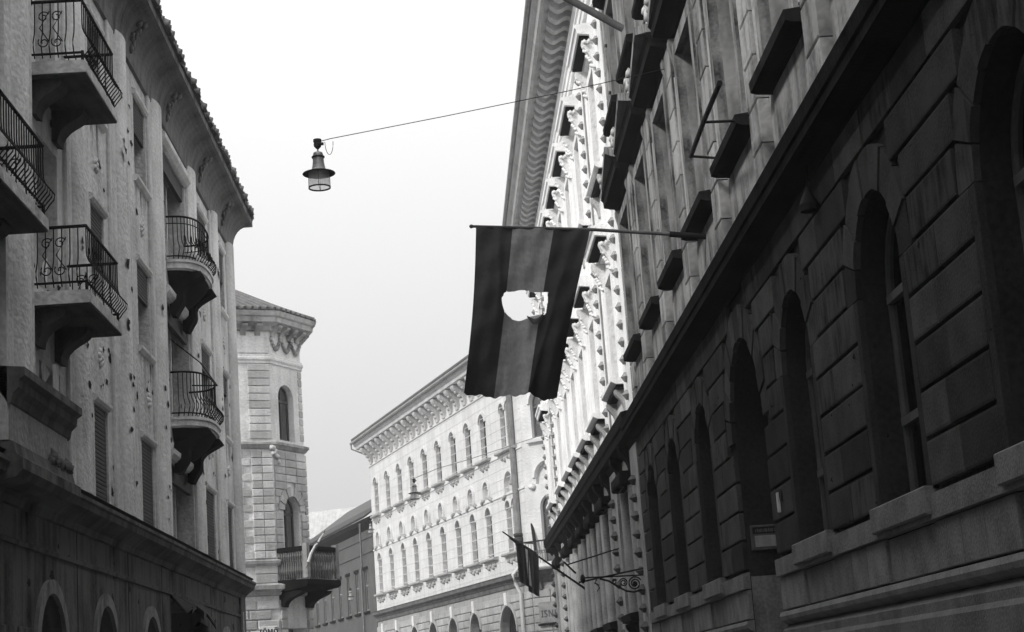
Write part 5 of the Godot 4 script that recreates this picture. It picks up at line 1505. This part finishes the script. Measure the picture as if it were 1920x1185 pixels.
# ---------------------------------------------------------------- brackets and rods
func ironwork() -> void:
	# scroll bracket where the dark house meets the stuccoed house
	var B := Vector3(3.46, 3.3, -32.3)
	var o := thing("wall_bracket", "wrought iron scroll bracket reaching out between the dark and stuccoed houses", "bracket", B)
	var at := func(x: float, y: float) -> Vector3: return Vector3(x, y, -32.3) - B
	var st := mb(); tube(st, [at.call(3.5, 3.68), at.call(2.2, 3.49)], 0.018, 6); part("upper_stay", st, M.iron, o)
	st = mb(); tube(st, [at.call(3.42, 3.545), at.call(2.26, 3.57)], 0.016, 6); part("arm", st, M.iron, o)
	st = mb(); tube(st, [at.call(3.5, 3.34), at.call(3.38, 3.28), at.call(3.22, 3.24), at.call(3.08, 3.27), at.call(2.92, 3.37), at.call(2.76, 3.48), at.call(2.6, 3.53)], 0.02, 6); part("brace", st, M.iron, o)
	st = mb(); tube(st, spiral(at.call(3.25, 3.4), Vector3.RIGHT, Vector3.UP, 0.13, 0.03, 0.4, TAU * 2.2, 40), 0.014, 5); blob(st, at.call(3.25, 3.4), Vector3(0.045, 0.045, 0.03), 8); part("scroll", st, M.iron, o)
	st = mb(); tube(st, spiral(at.call(3.04, 3.43), Vector3.LEFT, Vector3.UP, 0.08, 0.02, 0.4, TAU * 1.8, 30), 0.013, 5); tube(st, spiral(at.call(2.87, 3.46), Vector3.RIGHT, Vector3.UP, 0.05, 0.015, 0.4, TAU * 1.6, 24), 0.012, 5); part("scroll", st, M.iron, o)
	st = mb(); tube(st, [at.call(2.54, 3.52), at.call(2.5, 3.46), at.call(2.56, 3.42), at.call(2.58, 3.36), at.call(2.53, 3.3)], 0.022, 6, 0.01); part("hook", st, M.iron, o)
	st = mb(); blob(st, at.call(2.28, 3.55), Vector3(0.05, 0.09, 0.05), 8); part("tip_knob", st, M.iron, o)
	st = mb(); box_world(st, at.call(3.47, 3.66), Vector3(0.03, 0.12, 0.12)); box_world(st, at.call(3.48, 3.34), Vector3(0.03, 0.14, 0.12)); part("wall_plate", st, M.iron, o)
	# bent hook farther along
	st = mb(); tube(st, [Vector3(2.4, 3.9, -36.0), Vector3(2.15, 4.12, -35.6)], 0.02, 5); tube(st, [Vector3(2.2, 4.06, -35.7), Vector3(3.35, 4.35, -36.0)], 0.015, 5)
	tag(part("hooked_rod", st, M.iron, self), "bent iron rod on the stuccoed house behind the scroll bracket", "rod")
	# open frame before a window of the dark house
	var f := thing("window_frame_rods", "open iron rod frame projecting before an upper window of the dark house", "frame", Vector3(3.48, 7.6, -18.4))
	var C := f.position
	st = mb(); tube(st, [Vector3(3.06, 7.68, -19.41) - C, Vector3(2.93, 7.46, -17.5) - C, Vector3(2.88, 7.36, -16.0) - C], 0.03, 6); part("front_rod", st, M.iron, f)
	for k in [[Vector3(3.06, 7.68, -19.41), Vector3(3.48, 7.62, -19.41)], [Vector3(2.93, 7.46, -17.5), Vector3(3.48, 7.45, -17.5)]]:
		st = mb(); tube(st, [k[0] - C, k[1] - C], 0.016, 6); part("arm", st, M.iron, f)
	# blind frame on the left house
	var g := thing("blind_frame", "thin empty blind frame sticking out of the left house's middle wide window", "frame", Vector3(-5, 8.1, -31.4))
	C = g.position
	st = mb(); tube(st, [Vector3(-4.93, 8.2, -30.2) - C, Vector3(-4.42, 7.75, -30.3) - C], 0.012, 5); part("arm", st, M.iron, g)
	st = mb(); tube(st, [Vector3(-4.42, 7.75, -30.3) - C, Vector3(-4.45, 7.75, -32.6) - C, Vector3(-4.95, 7.8, -32.7) - C], 0.014, 5); part("front_rod", st, M.iron, g)
	# bedding airing on the upper bow balcony
	var bd := thing("bundle", "white bundles of bedding lying on the upper bow balcony", "bedding", Vector3(-4.6, 9.75, -30.9))
	for k in 3:
		st = mb(); blob(st, Vector3(0.05 * k, 0.08 + 0.02 * k, -0.26 * k), Vector3(0.16, 0.13 - 0.02 * k, 0.17), 10, 0.12); part("pillow", st, M.cloth_white, bd)

# ---------------------------------------------------------------- signs
func text(par: Node, called: String, s: String, size: float, at: Vector3, right: Vector3, out: Vector3, m: Material) -> void:
	var tm := TextMesh.new(); tm.text = s; tm.font_size = 64; tm.pixel_size = size / 64.0; tm.depth = 0.006
	var sf := SystemFont.new(); sf.font_names = PackedStringArray(["Droid Sans"]); sf.font_weight = 700
	tm.font = sf; tm.material = m
	var mi := MeshInstance3D.new(); mi.name = called; mi.mesh = tm
	mi.transform = Transform3D(Basis(right.normalized(), Vector3.UP, out.normalized()), at)
	par.add_child(mi, true)
func small_signs() -> void:
	# notice on the far jamb of the gate
	var o := thing("notice_board", "small framed notice board in the gateway of the dark house", "sign", Vector3(3.74, 3.22, -20.79))
	frame_at(Vector3.ZERO, Vector3.RIGHT, Vector3.BACK)
	var st := mb(); slab_box(st, -0.19, 0.19, -0.15, 0.15, 0.0, 0.03, 0.008); part("board", st, M.plate, o)
	st = mb(); slab_box(st, -0.145, 0.165, -0.115, 0.02, 0.031, 0.038, 0.003); part("paper", st, M.paper, o)
	st = mb(); box(st, -0.165, 0.165, 0.045, 0.125, 0.031, 0.034); var hb := part("heading_band", st, M.scar_dark, o)
	st = mb()
	for k in 11: box(st, -0.135 + k * 0.023, -0.122 + k * 0.023 + 0.005 * (k % 3), 0.062, 0.1 + 0.006 * (k % 2), 0.0345, 0.036)
	part("worn_lettering", st, M.plate, hb)
	# street name plate
	var n1 := Vector3(cos(deg_to_rad(67.0)), 0, sin(deg_to_rad(67.0))); var d1 := Vector3(sin(deg_to_rad(67.0)), 0, -cos(deg_to_rad(67.0)))
	var p := thing("street_name_plate", "white street name plate low on the chamfered corner house", "sign", Vector3(-5.48, 3.8, -52.0) - d1 * 0.4 + n1 * 0.085)
	frame_at(Vector3.ZERO, d1, n1)
	st = mb(); slab_box(st, -0.27, 0.27, -0.16, 0.16, 0.0, 0.02, 0.006); part("plate", st, M.white_trim, p)
	text(p, "lettering", "TÖMŐ", 0.2, V(0, 0.0, 0.024), d1, n1, M.scar_dark)
	# shop sign on the white corner house
	var a := deg_to_rad(52.0)
	var dc := Vector3(sin(a), 0, cos(a)); var nc := Vector3(-cos(a), 0, sin(a))
	var dw := Vector3(-0.280866, 0, -0.959747)
	var s := thing("shop_sign", "square grey shop sign with dark letters on the white corner house ground floor", "sign", Vector3(2.6842, 4.78, -78.0) + dw * -1.6 + dc * 0.9 + nc * 0.09)
	frame_at(Vector3.ZERO, dc, nc)
	st = mb(); slab_box(st, -0.55, 0.62, -0.46, 0.46, 0.0, 0.05, 0.01); part("board", st, M.frame_grey, s)
	st = mb(); molding(st, -0.58, 0.65, [Vector2(0, -0.56), Vector2(0.12, -0.55), Vector2(0.12, -0.48), Vector2(0, -0.465)]); part("ledge", st, M.cornice_soot_shade, s)
	text(s, "lettering", "ISNE", 0.42, V(0.03, -0.06, 0.055), dc, nc, M.frame_dark)
	# odds and ends on the walls
	frame_at(Vector3(3.44, 0, 0), Vector3.FORWARD, Vector3.LEFT)
	var q := thing("bell_plate", "pale bell plate with a dark round socket beside the gateway", "bell plate", Vector3(3.44, 3.37, -18.1))
	frame_at(Vector3.ZERO, Vector3.FORWARD, Vector3.LEFT)
	st = mb(); slab_box(st, -0.02, 0.03, -0.1, 0.11, 0.0, 0.03, 0.006); part("plate", st, M.far_pale, q)
	st = mb(); ring(st, -0.14, 0.07, 0.0, 0.06, 0, 0.02, 0, TAU, 14); part("socket", st, M.iron, q)
	st = mb(); frame_at(Vector3(-5, 0, 0), Vector3.FORWARD, Vector3.RIGHT); slab_box(st, 38.95, 39.1, 3.2, 3.75, 0.051, 0.08, 0.006)
	tag(part("enamel_strip", st, M.paper, self), "narrow pale upright plate at the far corner of the left house", "plate")
	var w := thing("hanging_bell", "dark bell-shaped weight hanging on the dark house below its cornice", "weight", Vector3(3.36, 5.75, -14.8))
	st = mb(); lathe(st, Vector3.ZERO, [Vector2(0.0, -0.1), Vector2(0.085, -0.09), Vector2(0.09, -0.03), Vector2(0.05, 0.06), Vector2(0.015, 0.13), Vector2(0.0, 0.14)], 14); part("bell", st, M.iron, w)
	st = mb(); tube(st, [Vector3(0, 0.13, 0), Vector3(0.02, 0.34, 0)], 0.008, 5); part("cord", st, M.iron, w)
